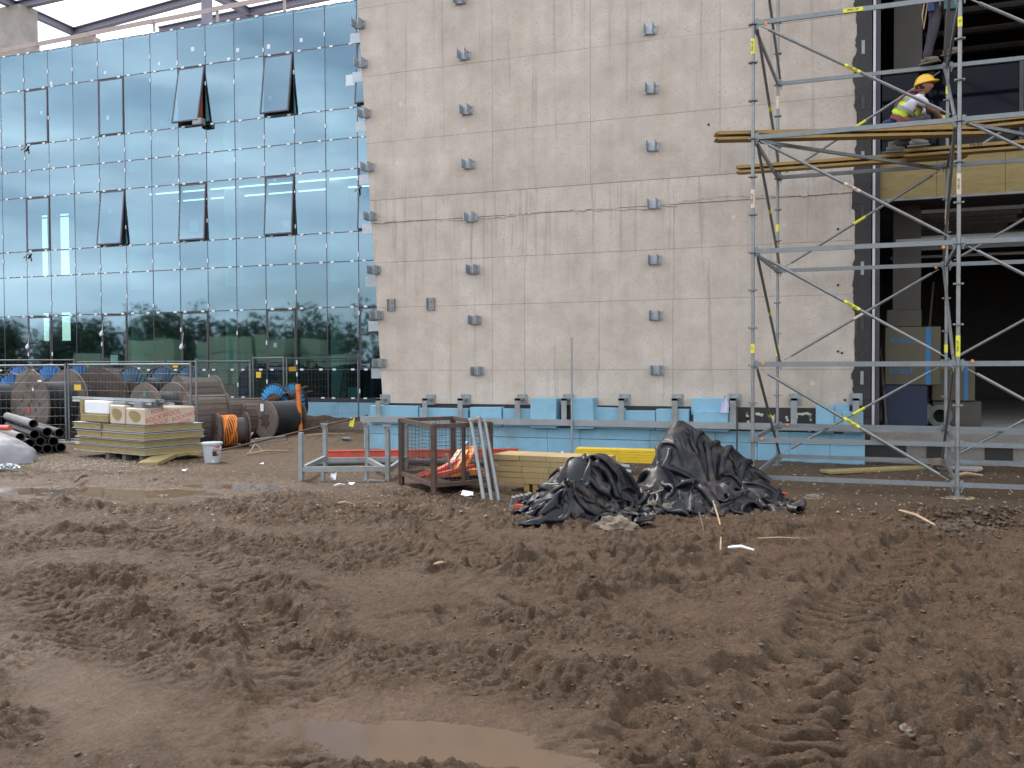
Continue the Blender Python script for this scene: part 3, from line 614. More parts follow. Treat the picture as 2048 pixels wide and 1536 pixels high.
# glue marks in the gap
mb = MB(); x0 = xw(1460, YW - .01); x1 = xw(1630, YW - .01); mb.box(x0, x1, YW - .02, YW - .004, .48, .9)
mb.box(xw(1113, YW), xw(1145, YW), YW - .02, YW - .004, .48, .82); mb.build('dark_backing', M_bitumen, wall)
mb = MB()
for pts in ([(1493, 825), (1495, 838), (1498, 850)], [(1511, 828), (1518, 829), (1526, 831)], [(1541, 830), (1545, 842), (1549, 830), (1546, 845)], [(1573, 832), (1576, 842)], [(1592, 842), (1594, 828), (1604, 829), (1614, 827), (1621, 830), (1622, 842)], [(1585, 860), (1590, 858)], [(1618, 862), (1621, 858)]):
    P = []
    for k in range(len(pts) - 1):
        for t in (0, .33, .66): P.append(W(pts[k][0] * (1 - t) + pts[k + 1][0] * t + rng.uniform(-1, 1), pts[k][1] * (1 - t) + pts[k + 1][1] * t, YW - .022))
    P.append(W(*pts[-1], YW - .022)); mb.path(P, [rng.uniform(.018, .034) for _ in P], 7)
mb.build('foam_glue', mat('pale_foam_glue', (.5, .47, .36), .8, 0, .1, 9), wall, smooth=True)
# white rag hanging on the arm
p = W(1452, 790, YR + .0); mb = MB()
n = 8; vs = []
for i in range(n + 1):
    t = i / n; wd = .01 + .055 * sin(min(1, t * 1.3) * pi * .5)
    for j, s in enumerate((-1, -.3, .4, 1)): vs.append((p.x + s * wd - .02 * t, p.y - .05 + (.02 if j % 2 else -.01), p.z - t * .3))
mb.add(vs, [(i * 4 + j, i * 4 + j + 1, i * 4 + j + 5, i * 4 + j + 4) for i in range(n) for j in range(3)])
tag(rebase(mb.build('white_rag', mat('lilac_white_cloth', (.6, .58, .75), .8, 0, .08, 12), smooth=True), p), 'small white rag hanging from a steel arm above the stepped foam blocks', 'rag')

# ================================================================ RIGHT BUILDING BAY
bay = thing('open_building_bay', 'unfinished dark building bay with open ground floor behind the scaffold', 'building', (4, YW, 0))
def bxp(name, m, *a, parent=bay, **k):
    mb = MB(); mb.box(*a); return mb.build(name, m, parent, **k)
bxp('floor_slab', M_conc2, .2, 14, YW - .03, 31, .34, .57)
bxp('foundation_wall', M_conc2, .02, 14, YW + .12, 17.2, -.5, .338)
for x0, x1 in ((.12, .75), (1.05, 1.35), (1.9, 2.3)): bxp('bitumen_patch', M_dark_int, x0, x1, YW + .108, YW + .119, .06, .335)
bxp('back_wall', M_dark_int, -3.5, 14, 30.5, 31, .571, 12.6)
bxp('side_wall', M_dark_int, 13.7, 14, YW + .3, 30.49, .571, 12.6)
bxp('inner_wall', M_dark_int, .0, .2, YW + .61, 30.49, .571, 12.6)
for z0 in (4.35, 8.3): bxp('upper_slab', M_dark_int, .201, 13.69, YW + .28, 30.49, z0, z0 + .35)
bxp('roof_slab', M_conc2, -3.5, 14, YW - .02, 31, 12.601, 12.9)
ncol = 0
for x, Yc in ((.78, 17.4), (5.6, 17.4), (10.4, 17.4)):
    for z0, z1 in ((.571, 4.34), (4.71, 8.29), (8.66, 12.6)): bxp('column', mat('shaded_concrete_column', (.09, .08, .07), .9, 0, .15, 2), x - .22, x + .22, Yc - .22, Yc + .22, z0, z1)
# mineral wool band
x = .32; k = 0
while x < 13.5:
    w_ = .98 if k else .86; bxp('wool_board', M_rockwool, x + .003, x + w_ - .003, YW + .09, YW + .27, 4.33, 5.03); x += w_; k += 1
bxp('wool_board', M_rockwool, .3, .315, YW + .1, YW + .26, 4.33, 5.03)
bxp('lintel_strip', M_galv, .22, 14, YW + .05, YW + .12, 4.29, 4.325); bxp('sill_strip', M_darksteel, .22, 14, YW + .02, YW + .2, 5.035, 5.1)
# dark glazing above the band
M_tint = bpy.data.materials.new('dark_tinted_glass'); M_tint.use_nodes = True
b0 = M_tint.node_tree.nodes['Principled BSDF']; b0.inputs['Base Color'].default_value = (.003, .003, .006, 1); b0.inputs['Roughness'].default_value = .08; b0.inputs['Specular IOR Level'].default_value = .16
for i, (x0, x1) in enumerate(((.36, 2.35), (2.41, 4.9), (4.96, 7.6), (7.66, 10.2))):
    bxp('window_pane', M_tint, x0, x1, YW + .16, YW + .19, 5.14, 6.35)
    bxp('window_frame', M_darksteel, x1, x1 + .06, YW + .12, YW + .2, 5.11, 6.39)
bxp('window_frame', M_darksteel, .36, 13.6, YW + .12, YW + .2, 6.36, 6.4)
# lower light strip, ceiling ribs
bxp('steel_strip', mat('pale_pink_strip', (.5, .42, .42), .5, 0, .1, 6), .36, 13.6, YW + .1, YW + .14, 3.56, 3.6)
for k in range(9): bxp('ceiling_rib', M_galv, .9, 2.6 if k % 3 else 6, YW + .9 + k * .55, YW + .96 + k * .55, 4.18, 4.24)
for k in range(4): bxp('ceiling_duct', M_galv, 1.2, 7, YW + 1.4 + k * 1.2, YW + 1.55 + k * 1.2, 8.05, 8.15)
for k in range(5): bxp('hanging_rail', M_greysteel, .6, 5, YW + .8 + k * .7, YW + .84 + k * .7, 3.7 + (k % 2) * .12, 3.75 + (k % 2) * .12)
# jamb profiles
bxp('jamb_profile', mat('pale_jamb_aluminium', (.5, .47, .5), .4, .3, .1, 6), .218, .258, YW - .02, YW + .06, .56, 12.5)
bxp('jamb_board', M_darksteel, .262, .33, YW + .0, YW + .2, .57, 12.5)
for k in range(9): bxp('jamb_clip', M_darksteel if k % 2 else M_greysteel, .04, .09, YW - .022, YW - .013, 1.3 + k * .9, 1.52 + k * .9)
# things stored in the bay
def pack(name, lab, x0, x1, y0, y1, z0, z1, m, lettering=None, bands=()):
    t = thing(name, lab, 'package', ((x0 + x1) / 2, (y0 + y1) / 2, z0))
    bx_ = MB(); bx_.box(x0, x1, y0, y1, z0, z1); bx_.build('wrapped_bales', m, t, bevel=.015)
    for a_, c_ in bands: q = MB(); q.box(a_, c_, y0 - .004, y0 - .0005, z0 + .01, z1 - .01); q.build('blue_band', M_blue_ink, t)
    for s, sz, u, v in (lettering or ()): text(s, sz, M_blue_ink, t, frame((x0 + u * (x1 - x0), y0 - .003, z0 + v * (z1 - z0)), (1, 0, 0), (0, 0, 1)))
    return t
M_pk = mat('dusty_packaging', (.08, .066, .034), .6, 0, .15, 5); M_pkb = mat('blue_packaging', (.008, .014, .04), .6, 0, .15, 5); M_pkg = mat('brown_packaging', (.06, .048, .033), .6, 0, .2, 5)
pack('insulation_package', 'tall yellow wrapped package with blue lettering and blue band just inside the opening', .42, 1.28, 16.75, 17.1, 1.28, 2.25, M_pk, (('knauf', .17, .3, .78), ('knauf', .17, .3, .25)), ((1.05, 1.13),))
pack('insulation_package', 'dark blue package on the floor below the yellow one', .4, 1.08, 16.72, 17.12, .572, 1.275, M_pkb)
pack('insulation_package', 'smaller yellow package with blue side band, above the round pipe ends', 1.18, 1.85, 17.3, 17.8, 1.0, 1.66, M_pk, (('knauf', .13, .35, .5),), ((1.68, 1.74),))
pack('insulation_package', 'brown bale topping the yellow package stack', .45, 1.0, 16.95, 17.09, 2.255, 2.55, M_pkg)
q = MB(); q.box(1.2, 1.95, 17.35, 17.9, .572, .995); tag(rebase(q.build('cardboard_box', M_pkg, bevel=.01), (1.57, 17.6, .572)), 'brown box under the small yellow package, behind the round pipe ends', 'box')
p = W(1838, 832, 16.9); t = MB(); t.lathe([(0, 0), (.12, .02), (.19, .07), (.2, .1), (.2, .7), (.17, .7), (0, .68)], 24, Matrix.Translation((p.x, p.y, .775)) @ Matrix.Rotation(radians(80), 4, 'Z'))
tag(rebase(t.build('capped_pipe', M_int_wall, smooth=True), (p.x, p.y, .572)), 'grey pipe lying with domed cap facing out at the slab edge', 'pipe')
p = W(1880, 832, 16.9); t = MB(); t.lathe([(.11, 0), (.19, 0), (.19, .04), (.135, .05), (.135, .7), (.11, .7)], 24, Matrix.Translation((p.x, p.y, .765)) @ Matrix.Rotation(radians(82), 4, 'Z'), closed=True)
tag(rebase(t.build('flanged_pipe', M_int_wall, smooth=True), (p.x, p.y, .572)), 'flanged pipe lying with its round bore facing out beside the capped pipe', 'pipe')
t = MB(); t.bar((1.0, 17.0, .6), (1.28, 18.4, 3.1), .03, .03); t.bar((.45, 16.6, .6), (.36, 16.9, 1.9), .03, .03)
tag(rebase(t.build('leaning_lath', M_wood_brown), (1, 17, .6)), 'thin lath leaning inside the opening behind the packages', 'lath')
# ================================================================ GLASS BUILDING
YG = 23.5
gl = thing('glass_office_building', 'three storey building with blue reflective curtain wall of many panes and tilted windows', 'building', (-20, YG, 0))
def glass_mat():
    m = bpy.data.materials.new('solar_control_glass'); m.use_nodes = True; t = m.node_tree; N = t.nodes; K = t.links.new; N.clear()
    o = N.new('ShaderNodeOutputMaterial'); g = N.new('ShaderNodeBsdfGlossy'); tr = N.new('ShaderNodeBsdfTransparent'); mx = N.new('ShaderNodeMixShader')
    g.inputs['Color'].default_value = (.42, .60, .71, 1); g.inputs['Roughness'].default_value = .03; tr.inputs['Color'].default_value = (.5, .68, .66, 1)
    fr = N.new('ShaderNodeFresnel'); fr.inputs['IOR'].default_value = 1.5; ad = N.new('ShaderNodeMath'); ad.operation = 'ADD'; ad.inputs[1].default_value = .3; ad.use_clamp = True
    oi = N.new('ShaderNodeObjectInfo'); ma = N.new('ShaderNodeMath'); ma.operation = 'MULTIPLY_ADD'; ma.inputs[1].default_value = .05; K(oi.outputs['Random'], ma.inputs[0]); K(fr.outputs[0], ma.inputs[2])
    geo = N.new('ShaderNodeNewGeometry'); nz = N.new('ShaderNodeTexNoise'); nz.inputs['Scale'].default_value = .9; nz.inputs['Detail'].default_value = 1; K(geo.outputs['Position'], nz.inputs['Vector'])
    bp = N.new('ShaderNodeBump'); bp.inputs['Strength'].default_value = .12; bp.inputs['Distance'].default_value = .02; K(nz.outputs['Fac'], bp.inputs['Height']); K(bp.outputs[0], g.inputs['Normal'])
    K(ma.outputs[0], ad.inputs[0]); bf = N.new('ShaderNodeMath'); bf.operation = 'SUBTRACT'; bf.inputs[0].default_value = 1; K(geo.outputs['Backfacing'], bf.inputs[1]); mm = N.new('ShaderNodeMath'); mm.operation = 'MULTIPLY'; K(ad.outputs[0], mm.inputs[0]); K(bf.outputs[0], mm.inputs[1]); K(mm.outputs[0], mx.inputs[0]); K(tr.outputs[0], mx.inputs[1]); K(g.outputs[0], mx.inputs[2]); K(mx.outputs[0], o.inputs['Surface'])
    return m
M_glass = glass_mat()
TZ = [12.08, 10.87, 9.04, 8.18, 7.29, 5.49, 4.64, 3.32, 1.51, .67]
MX = [-27.22 + 1.0565 * (k - 3) for k in range(0, 22)]          # k=3 is the first mullion in view
MX = [x for x in MX if x < -8.5]
rng = random.Random(11)
OPEN = {(4 + 3 * j, r): 0 for j in range(-1, 5) for r in (1, 4)}
tilt = {(7 + 3, 1): 11, (10 + 3, 1): 8.5, (13 + 3, 1): 7, (4 + 3, 4): 6.5, (7 + 3, 4): 3.5, (10 + 3, 4): 4.5, (13 + 3, 4): 4}
def is_win(c, r): return (c - 4) % 3 == 0 and r in (1, 4, 7)
pane0 = {}
def pane(parent, x0, x1, z0, z1, name='glass_pane', y=YG):
    key = (round(x1 - x0, 3), round(z1 - z0, 3)); M = Matrix.Translation(((x0 + x1) / 2, y, (z0 + z1) / 2)) @ Euler((radians(rng.gauss(0, .10)), 0, radians(rng.gauss(0, .10)))).to_matrix().to_4x4()
    if key not in pane0:
        mb = MB(); a = (x1 - x0) / 2; b = (z1 - z0) / 2; mb.box(-a, a, 0, .008, -b, b); o = mb.build(name, M_glass, None); pane0[key] = o
        o.parent = parent; o.matrix_basis = parent.matrix_basis.inverted() @ M; return o
    return inst(pane0[key], name, parent, M)
for c in range(len(MX) - 1):
    for r in range(9):
        x0, x1, z1, z0 = MX[c], MX[c + 1], TZ[r], TZ[r + 1]
        if is_win(c, r):
            fr = thing('window', 'x', 'x', ((x0 + x1) / 2, YG - .02, z1)); del fr['label'], fr['category']; fr.parent = gl
            w2 = (x1 - x0) / 2 - .03; h = z1 - z0 - .06; tw = .042
            Mw = Matrix.Translation(((x0 + x1) / 2, YG + .002, z1 - .03)) @ Matrix.Rotation(radians(-tilt.get((c, r), 0.3)), 4, 'X')
            f = MB(); f.box(-w2, -w2 + tw, -.012, .04, -h, 0, Mw); f.box(w2 - tw, w2, -.012, .04, -h, 0, Mw); f.box(-w2 + tw, w2 - tw, -.012, .04, -tw, 0, Mw); f.box(-w2 + tw, w2 - tw, -.012, .04, -h, -h + tw, Mw)
            bpy.data.objects.remove(fr); fo = f.build('window', M_frame, gl)
            q = MB(); q.box(-w2 + tw, w2 - tw, -.006, .004, -h + tw, -tw, Mw)
            po = q.build('pane', M_glass, None); po.parent = fo; po.data.transform(gl.matrix_basis.inverted())
            s = MB(); s.box(x0 + .015, x0 + .05, YG + .05, YG + .12, z0 + .02, z1 - .02); s.box(x1 - .05, x1 - .015, YG + .05, YG + .12, z0 + .02, z1 - .02)
            s.box(x0 + .05, x1 - .05, YG + .05, YG + .12, z0 + .02, z0 + .06); so_ = s.build('surround', M_frame, None); so_.parent = fo; so_.data.transform(gl.matrix_basis.inverted())
        else: pane(gl, x0 + .014, x1 - .014, z0 + .014, z1 - .014)
for x in MX: mb = MB(); mb.box(x - .011, x + .011, YG - .004, YG + .03, .62, 12.09); mb.box(x - .022, x + .022, YG + .03, YG + .14, .62, 12.05); mb.build('mullion', M_frame, gl)
for z in TZ: mb = MB(); mb.box(MX[0], MX[-1], YG - .006, YG + .028, z - .012, z + .012); mb.box(MX[0], MX[-1], YG + .028, YG + .12, z - .02, z + .02); mb.build('transom', M_frame, gl)
mb = MB()
for r, z in enumerate(TZ):
    for x in MX:
        for s in (-1, 1):
            if rng.random() < .95: q = x + s * (.2 + rng.uniform(-.03, .03)); mb.box(q - .055, q + .055, YG - .018, YG - .0065, z - .028, z + .028)
for c, x in enumerate(MX):
    for r in range(9):
        if rng.random() < .6: z = TZ[r + 1] + (TZ[r] - TZ[r + 1]) * rng.uniform(.1, .92); mb.box(x - .02, x + .02, YG - .016, YG - .0045, z - .06, z + .06)
mb.build('joint_clip', M_white, gl, kind='stuff')
mb = MB()                                             # stickers and scraps of paper on the glass
for px, py, s in [(388, 452, .16), (572, 448, .09), (549, 362, .05), (228, 720, .15), (385, 98, .06), (457, 118, .05), (475, 100, .05), (537, 93, .06), (602, 80, .05), (102, 166, .05), (210, 145, .05), (318, 127, .05), (220, 422, .07), (215, 235, .06), (82, 225, .05), (540, 196, .06), (550, 690, .06), (700, 160, .14), (728, 384, .07)]:
    p = W(px, py, YG - .012); mb.box(p.x - s, p.x + s, YG - .0045, YG - .001, p.z - s * 1.1, p.z + s * 1.1)
mb.build('paper_scrap', M_paper, gl, kind='stuff')
for px, py, tint in [(55, 694, 0), (203, 668, 0), (363, 694, 0)]:
    p = W(px, py, YG - .06); t = MB(); vs = []
    t.lathe([(0, -.09), (.05, -.06), (.07, 0), (.04, .07), (.012, .12)], 8, Matrix.Translation(p) @ Matrix.Rotation(radians(-80), 4, 'Y')); t.tube(p + Vector((0, .02, .08)), p + Vector((.04, .05, .45)), .006, 4); t.build('tied_bag', M_white, gl, smooth=True)
# structure behind the glass
M_roundcol = mat('white_round_column', (.7, .72, .7), .7, 0, .05, 2)
def gb_(name, m, *a, **k): mb = MB(); mb.box(*a); return mb.build(name, m, gl, **k)
XL, XR = -48.0, -8.9
gb_('added_end_wall', M_conc2, XL, MX[0] - .02, YG, YG + .3, 0, 12.0)  # unseen wall added to stop light entering beyond the last pane
gb_('base_beam', M_darksteel, MX[0], XR, YG - .03, YG + .3, .56, .655)
gb_('parapet_slab', M_conc2, XL, XR, YG + .35, 36, 11.3, 11.6); gb_('added_upstand', M_int_wall, XL, XR, YG + .165, YG + .34, 10.95, 12.075)  # upstand added behind the top panes to block the bright sky
for z in (7.5, 3.7): gb_('floor_slab', M_int_wall, XL, XR, YG + .35, 27.49, z, z + .4)
gb_('ground_slab', M_int_wall, XL, XR, YG + .3, 27.49, .2, .62)
gb_('side_wall', M_int_wall, XL - .3, XL - .001, YG + .35, 27.8, 0, 11.3); gb_('end_wall', M_int_wall, -9.0, -8.7, 24.6, 27.8, 0, 11.3)
# rear wall with its openings
p1 = [W(72, 480, 27.5).x, W(95, 480, 27.5).x, W(109, 480, 27.5).x, W(138, 480, 27.5).x]
zt_, zb_ = W(90, 408, 27.5).z, W(90, 552, 27.5).z; zt2, zb2 = W(90, 619, 27.5).z, W(90, 682, 27.5).z
xs = [XL] + p1 + [-9.0]
for i in range(5):
    if i in (1, 3):
        gb_('rear_wall', M_int_wall, xs[i], xs[i + 1], 27.5, 27.8, zt_, 11.3); gb_('rear_wall', M_int_wall, xs[i], xs[i + 1], 27.5, 27.8, zt2, zb_); gb_('rear_wall', M_int_wall, xs[i], xs[i + 1], 27.5, 27.8, 0, zb2)
        gb_('window_bar', M_white, xs[i], xs[i + 1], 27.55, 27.6, zt_ - .55, zt_ - .5)
    else: gb_('rear_wall', M_int_wall, xs[i], xs[i + 1], 27.5, 27.8, 0, 11.3)
for px in (276, 470, 676):
    x = W(px, 500, 25.6).x
    for z0, z1 in ((.62, 3.7), (4.1, 7.5), (7.9, 11.3)): t = MB(); t.tube((x, 25.6, z0), (x, 25.6, z1), .33, 24); t.build('round_column', M_roundcol, gl, smooth=True)
M_tubelamp = bpy.data.materials.new('lit_tube_lamp'); M_tubelamp.use_nodes = True; bb = M_tubelamp.node_tree.nodes['Principled BSDF']; bb.inputs['Emission Color'].default_value = (.9, 1, 1, 1); bb.inputs['Emission Strength'].default_value = 1.6
for z, Y0 in ((7.42, 25.2), (7.42, 26.6)): gb_('ceiling_lamp', M_tubelamp, -22.5, -9.5, Y0, Y0 + .04, z, z + .04)
# ladders and stored boards seen dimly through the glass
t = MB(); x = W(325, 0, 24.6).x
for s in (-1, 1): t.bar((x + s * .35, 24.4, 7.95), (x + s * .06, 24.6, 9.9), .05, .05)
for k in range(6): t.bar((x - .3 + k * .045, 24.42 + k * .03, 8.2 + k * .28), (x + .3 - k * .045, 24.42 + k * .03, 8.2 + k * .28), .03, .03)
tag(rebase(t.build('step_ladder', M_rockwool), (x, 24.5, 7.95)), 'step ladder standing on the top floor behind the glass, left of the open window', 'ladder')
t = MB(); x = W(702, 0, 24.6).x
for s in (-1, 1): t.bar((x + s * .4, 24.4, .62), (x + s * .08, 24.6, 2.9), .05, .05)
for k in range(10): t.bar((x - .34 + k * .045, 24.42 + k * .03, .9 + k * .28), (x + .34 - k * .045, 24.42 + k * .03, .9 + k * .28), .03, .03)
tag(rebase(t.build('step_ladder', M_rockwool), (x, 24.5, .62)), 'step ladder on the ground floor behind the glass, close to the concrete wall', 'ladder')
for px0, px1, ht, lab in ((437, 478, .9, 'brown board pack behind the lowest panes, furthest from the concrete wall'), (507, 535, .85, 'brown board pack behind the lowest panes, middle one of three'), (552, 588, .95, 'brown board pack behind the lowest panes, nearest the blue drum'), (695, 722, .35, 'low pale green block behind the lowest panes near the wall corner')):
    x0, x1 = W(px0, 0, 24.5).x, W(px1, 0, 24.5).x; t = MB(); t.box(x0, x1, 24.3, 25.0, .621, .62 + ht); tag(rebase(t.build('board_pack', M_rockwool if ht > .5 else M_foam_edge), (x0, 24.5, .62)), lab, 'package')
# red cloth and lever at the open window
p = W(403, 205, YG - .05); t = MB(); t.box(p.x - .05, p.x + .03, YG - .1, YG - .04, p.z - .45, p.z + .5); t.build('red_tape', M_redpaint, gl)
p = W(400, 245, YG - .2); t = MB(); t.box(p.x - .2, p.x + .14, YG - .34, YG - .1, p.z - .1, p.z + .12, ); t.build('window_actuator', M_greysteel, gl, bevel=.03)
for px, py in ((47, 296), (52, 512), (716, 378)):
    p = W(px, py, YG - .1); t = MB(); t.bar(p + Vector((-.12, 0, -.06)), p + Vector((.08, .05, .08)), .05, .03); t.bar(p + Vector((.0, 0, 0)), p + Vector((.02, 0, -.16)), .03, .03); t.build('window_catch', M_greysteel, gl)
# blue insulated base below the glass
b = thing('foam_boarding', 'low blue foam boarding under the glass facade, behind the mesh fence', 'insulation', (-18, YG, 0))
x = MX[0]
while x < -9.6: mb = MB(); mb.box(x + .003, min(x + 1.25, -9.6) - .003, YG - .12, YG + .05, -.1, .55); mb.build('board', M_blue_xps, b); x += 1.25
mb = MB(); mb.box(MX[0], -9.6, YG - .2, YG - .13, -.1, .06); mb.build('kerb_strip', M_conc2, b)
# ---------------- roof frame
rf = thing('roof_frame', 'open grey steel roof frame on concrete piers above the glass facade', 'roof frame', (-20, 28, 12))
ZR = 15.5
def steel(name, a, b_, w_=.24, h_=.26):
    mb = MB(); a = Vector(a); b_ = Vector(b_); u = Vector((0, 0, 1))
    mb.bar(a + u * (h_ / 2), b_ + u * (h_ / 2), w_, .03); mb.bar(a - u * (h_ / 2), b_ - u * (h_ / 2), w_, .03); mb.bar(a, b_, .02, h_ - .03); return mb.build(name, M_steelroof, rf)
M_steelroof = mat('primed_grey_steel', (.2, .19, .24), .6, .1, .1, 4)
nA, nB = Hz(33, 12, ZR), Hz(148, 64, ZR)
steel('beam', nA, nB); steel('beam', nB, nB + (nB - nA) * .35)
c1 = Hz(388, -2, ZR); steel('beam', nB, nB + (c1 - nB) * 1.5)
a2 = Hz(20, 2, ZR); c2 = Hz(120, -8, ZR); steel('beam', nA, nA + (c2 - nA) * 3)
q1, q2 = Hz(318, 62, ZR), Hz(500, 24, ZR); steel('beam', q1, q1 + (q2 - q1) * 2.2)
r1, r2 = Hz(425, -12, ZR), Hz(502, 26, ZR); steel('beam', r1 + (r1 - r2), r2 + (r2 - r1) * .6)
steel('beam', nA + (nA - nB) * .5, nA)
p = W(414, 40, 27.5); mb = MB(); mb.box(p.x - .14, p.x + .14, 27.36, 27.64, 11.7, ZR + .6); mb.build('steel_post', M_steelroof, rf)
def pier(pxa, pxb, Y, ztop):
    x0, x1 = W(pxa, 60, Y).x, W(pxb, 60, Y).x; mb = MB(); mb.box(x0, x1, Y, Y + .8, 11.7, ztop); return mb.build('concrete_pier', M_conc2, rf)
pier(-30, 41, 26.6, ZR - .15); pier(141, 171, nB.y - .1, ZR - .15)
# timber guard rail along the roof edge
gr = thing('timber_guard_rail', 'thin weathered timber guard rail running above the top of the glass', 'rail', (-20, 24.6, 12))
a, b_ = W(-40, 110, 24.6), W(700, -35, 24.6); n = 6; 
for i in range(n):
    u = a + (b_ - a) * (i / n); v = a + (b_ - a) * ((i + 1.06) / n); mb = MB(); mb.bar(u + Vector((0, .03 * (i % 2), 0)), v + Vector((0, .03 * (i % 2), 0)), .03, .15); mb.build('board', M_railwood if i else mat('pinkish_weathered_board', (.42, .33, .3), .8, 0, .12, 3), gr)
    M_railwood = MATS['pinkish_weathered_board']
    mb = MB(); mb.box(v.x - .04, v.x + .04, v.y + .05, v.y + .1, 11.7, v.z + .05); mb.build('rail_post', M_railwood, gr)
# ================================================================ WHAT THE GLASS REFLECTS (behind the photographer)
rt = random.Random(5)
def wood_mass():
    v = []; f = []
    def leaf(c, s):
        a = Vector((rt.gauss(0, 1), rt.gauss(0, 1), rt.gauss(0, 1))).normalized(); b = a.orthogonal().normalized(); c2 = a.cross(b); o = len(v)
        for p, q in ((-1, -1), (1, -1), (.8, 1), (-.7, .9)): v.append(tuple(c + (b * p + c2 * q) * s))
        f.append((o, o + 1, o + 2, o + 3))
    x = -100
    while x < -30:
        Y = -28 + rt.uniform(-4, 4); h = (rt.uniform(5.4, 7.4) if x < -57 else rt.uniform(4.3, 6.0)) if rt.random() < .8 else rt.uniform(6.8, 8.0); r = rt.uniform(1.6, 2.8)
        for k in range(10):
            cx, cy, cz, cr = x + rt.uniform(-r, r) * .7, Y + rt.uniform(-r, r) * .7, h * rt.uniform(.12, .85), r * rt.uniform(.45, .75)
            for _ in range(75):
                d = Vector((rt.gauss(0, 1), rt.gauss(0, 1), rt.gauss(0, 1))).normalized() * cr * rt.uniform(.7, 1.05); leaf(Vector((cx, cy, cz)) + d, rt.uniform(.06, .17))
        x += rt.uniform(.8, 1.5)
    me = bpy.data.meshes.new('tree_belt'); me.from_pydata(v, [], f); me.materials.append(mat('dark_foliage', (.045, .07, .03), .8, 0, .4, 1.2)); o = bpy.data.objects.new('tree_belt', me); COL.objects.link(o); o['kind'] = 'stuff'; tag(o, 'dark belt of bushy trees across the site, mirrored in the glass', 'trees')
wood_mass()
M_pale = mat('pale_green_wrapped_blocks', (.27, .33, .2), .6, 0, .1, 1)
k = 0
for x0, x1, h, Y in ((-62, -58.5, 2.6, -14), (-57, -53.8, 3.7, -15), (-53.3, -51.2, 3.4, -14), (-50.2, -47.2, 3.9, -15.5), (-46.6, -44.2, 3.8, -15), (-43.9, -41.3, 4.0, -15), (-40.9, -39, 3.7, -16), (-37, -35.2, 2.3, -14)):
    k += 1; t = MB(); n = max(1, int(h / 1.15)); hh = h / n
    for j in range(n): t.box(x0 + rt.uniform(0, .1), x1 - rt.uniform(0, .1), Y, Y + 1.2, j * hh + .02, (j + 1) * hh - .03)
    tag(rebase(t.build('wrapped_stack', M_pale, bevel=.03), (x0, Y, 0)), ('first', 'second', 'third', 'fourth', 'fifth', 'sixth', 'seventh', 'eighth')[k - 1] + ' pale green wrapped stack, counted from the far end, mirrored in the lower panes', 'package stack', 'pale stacks mirrored in the glass')
# ================================================================ SCAFFOLD
sc = thing('scaffold', 'galvanised modular scaffold bay with diagonal braces in front of the dark opening', 'scaffold', (0, 14, 0))
FL, FR_, BL_, BR_ = (-1.31, 12.65), (1.16, 12.65), (-1.22, 15.55), (1.26, 15.55)
F3, B3 = (3.63, 12.65), (3.74, 15.55)
Z0 = .13; K_ = lambda k: Z0 + .5 * k
M_tube = mat('scaffold_tube_zinc', (.26, .262, .255), .42, .5, .22, 7, dirt=(.24, .21, .18), dirt_amt=.5, dirt_scale=4, rvar=.12, grain=.25)
M_flat = mat('scaffold_ledger_zinc', (.23, .245, .25), .5, .4, .2, 6, dirt=(.2, .18, .16), dirt_amt=.5, dirt_scale=3, rvar=.12, grain=.25)
ros = MB()
ros.tube((0, 0, -.004), (0, 0, .004), .062, 12)
for k in range(4): ros.box(.03, .06, -.012, .012, .004, .02, Matrix.Rotation(k * pi / 2, 4, 'Z'))
ros0 = None
for (x, y), top in ((FL, 20), (FR_, 20), (BL_, 20), (BR_, 20), (F3, 20), (B3, 20)):
    m = MB(); m.tube((x, y, .0), (x, y, K_(top)), .0245, 10); st = m.build('standard', M_tube, sc, smooth=True)
    m = MB(); m.box(x - .08, x + .08, y - .08, y + .08, .0, .012); m.tube((x, y, .01), (x, y, .12), .03, 8); m.build('base_plate', M_flat, sc)
    for k in range(top):
        if ros0 is None: ros0 = ros.build('rosette', M_flat, None); ros0.parent = sc; ros0.matrix_basis = sc.matrix_basis.inverted() @ Matrix.Translation((x, y, K_(k)))
        else: inst(ros0, 'rosette', sc, Matrix.Translation((x, y, K_(k))))
def ledger(a, b_, k, h=.06, w_=.03, dz=.02):
    A = Vector((a[0], a[1], K_(k) + dz)); B = Vector((b_[0], b_[1], K_(k) + dz)); d = (B - A).normalized()
    m = MB(); m.bar(A + d * .07, B - d * .07, w_, h); m.bar(A + d * .025, A + d * .075, .022, .1); m.bar(B - d * .025, B - d * .075, .022, .1)
    # wedge heads
    for P, s in ((A, 1), (B, -1)): m.box(P.x + d.x * s * .05 - .008, P.x + d.x * s * .05 + .008, P.y + d.y * s * .05 - .008, P.y + d.y * s * .05 + .008, P.z - .09, P.z + .06)
    return m.build('ledger', M_flat, sc)
def brace(a, b_, k0, k1, off=(0, -.045), r=.021, inset=.1):
    A = Vector((a[0] + off[0], a[1] + off[1], K_(k0) + .02)); B = Vector((b_[0] + off[0], b_[1] + off[1], K_(k1) + .02)); d = (B - A).normalized()
    A2 = A + d * inset; B2 = B - d * inset; m = MB(); m.tube(A2 + d * .12, B2 - d * .12, r, 8); m.bar(A2, A2 + d * .15, .03, .012); m.bar(B2, B2 - d * .15, .03, .012); return m.build('diagonal_brace', M_tube, sc, smooth=True)
for k in (0, 1, 3, 6, 9, 12, 15, 18):
    ledger(FL, FR_, k); ledger(FR_, F3, k); ledger(BL_, BR_, k); ledger(BR_, B3, k); ledger(FL, BL_, k); ledger(FR_, BR_, k)
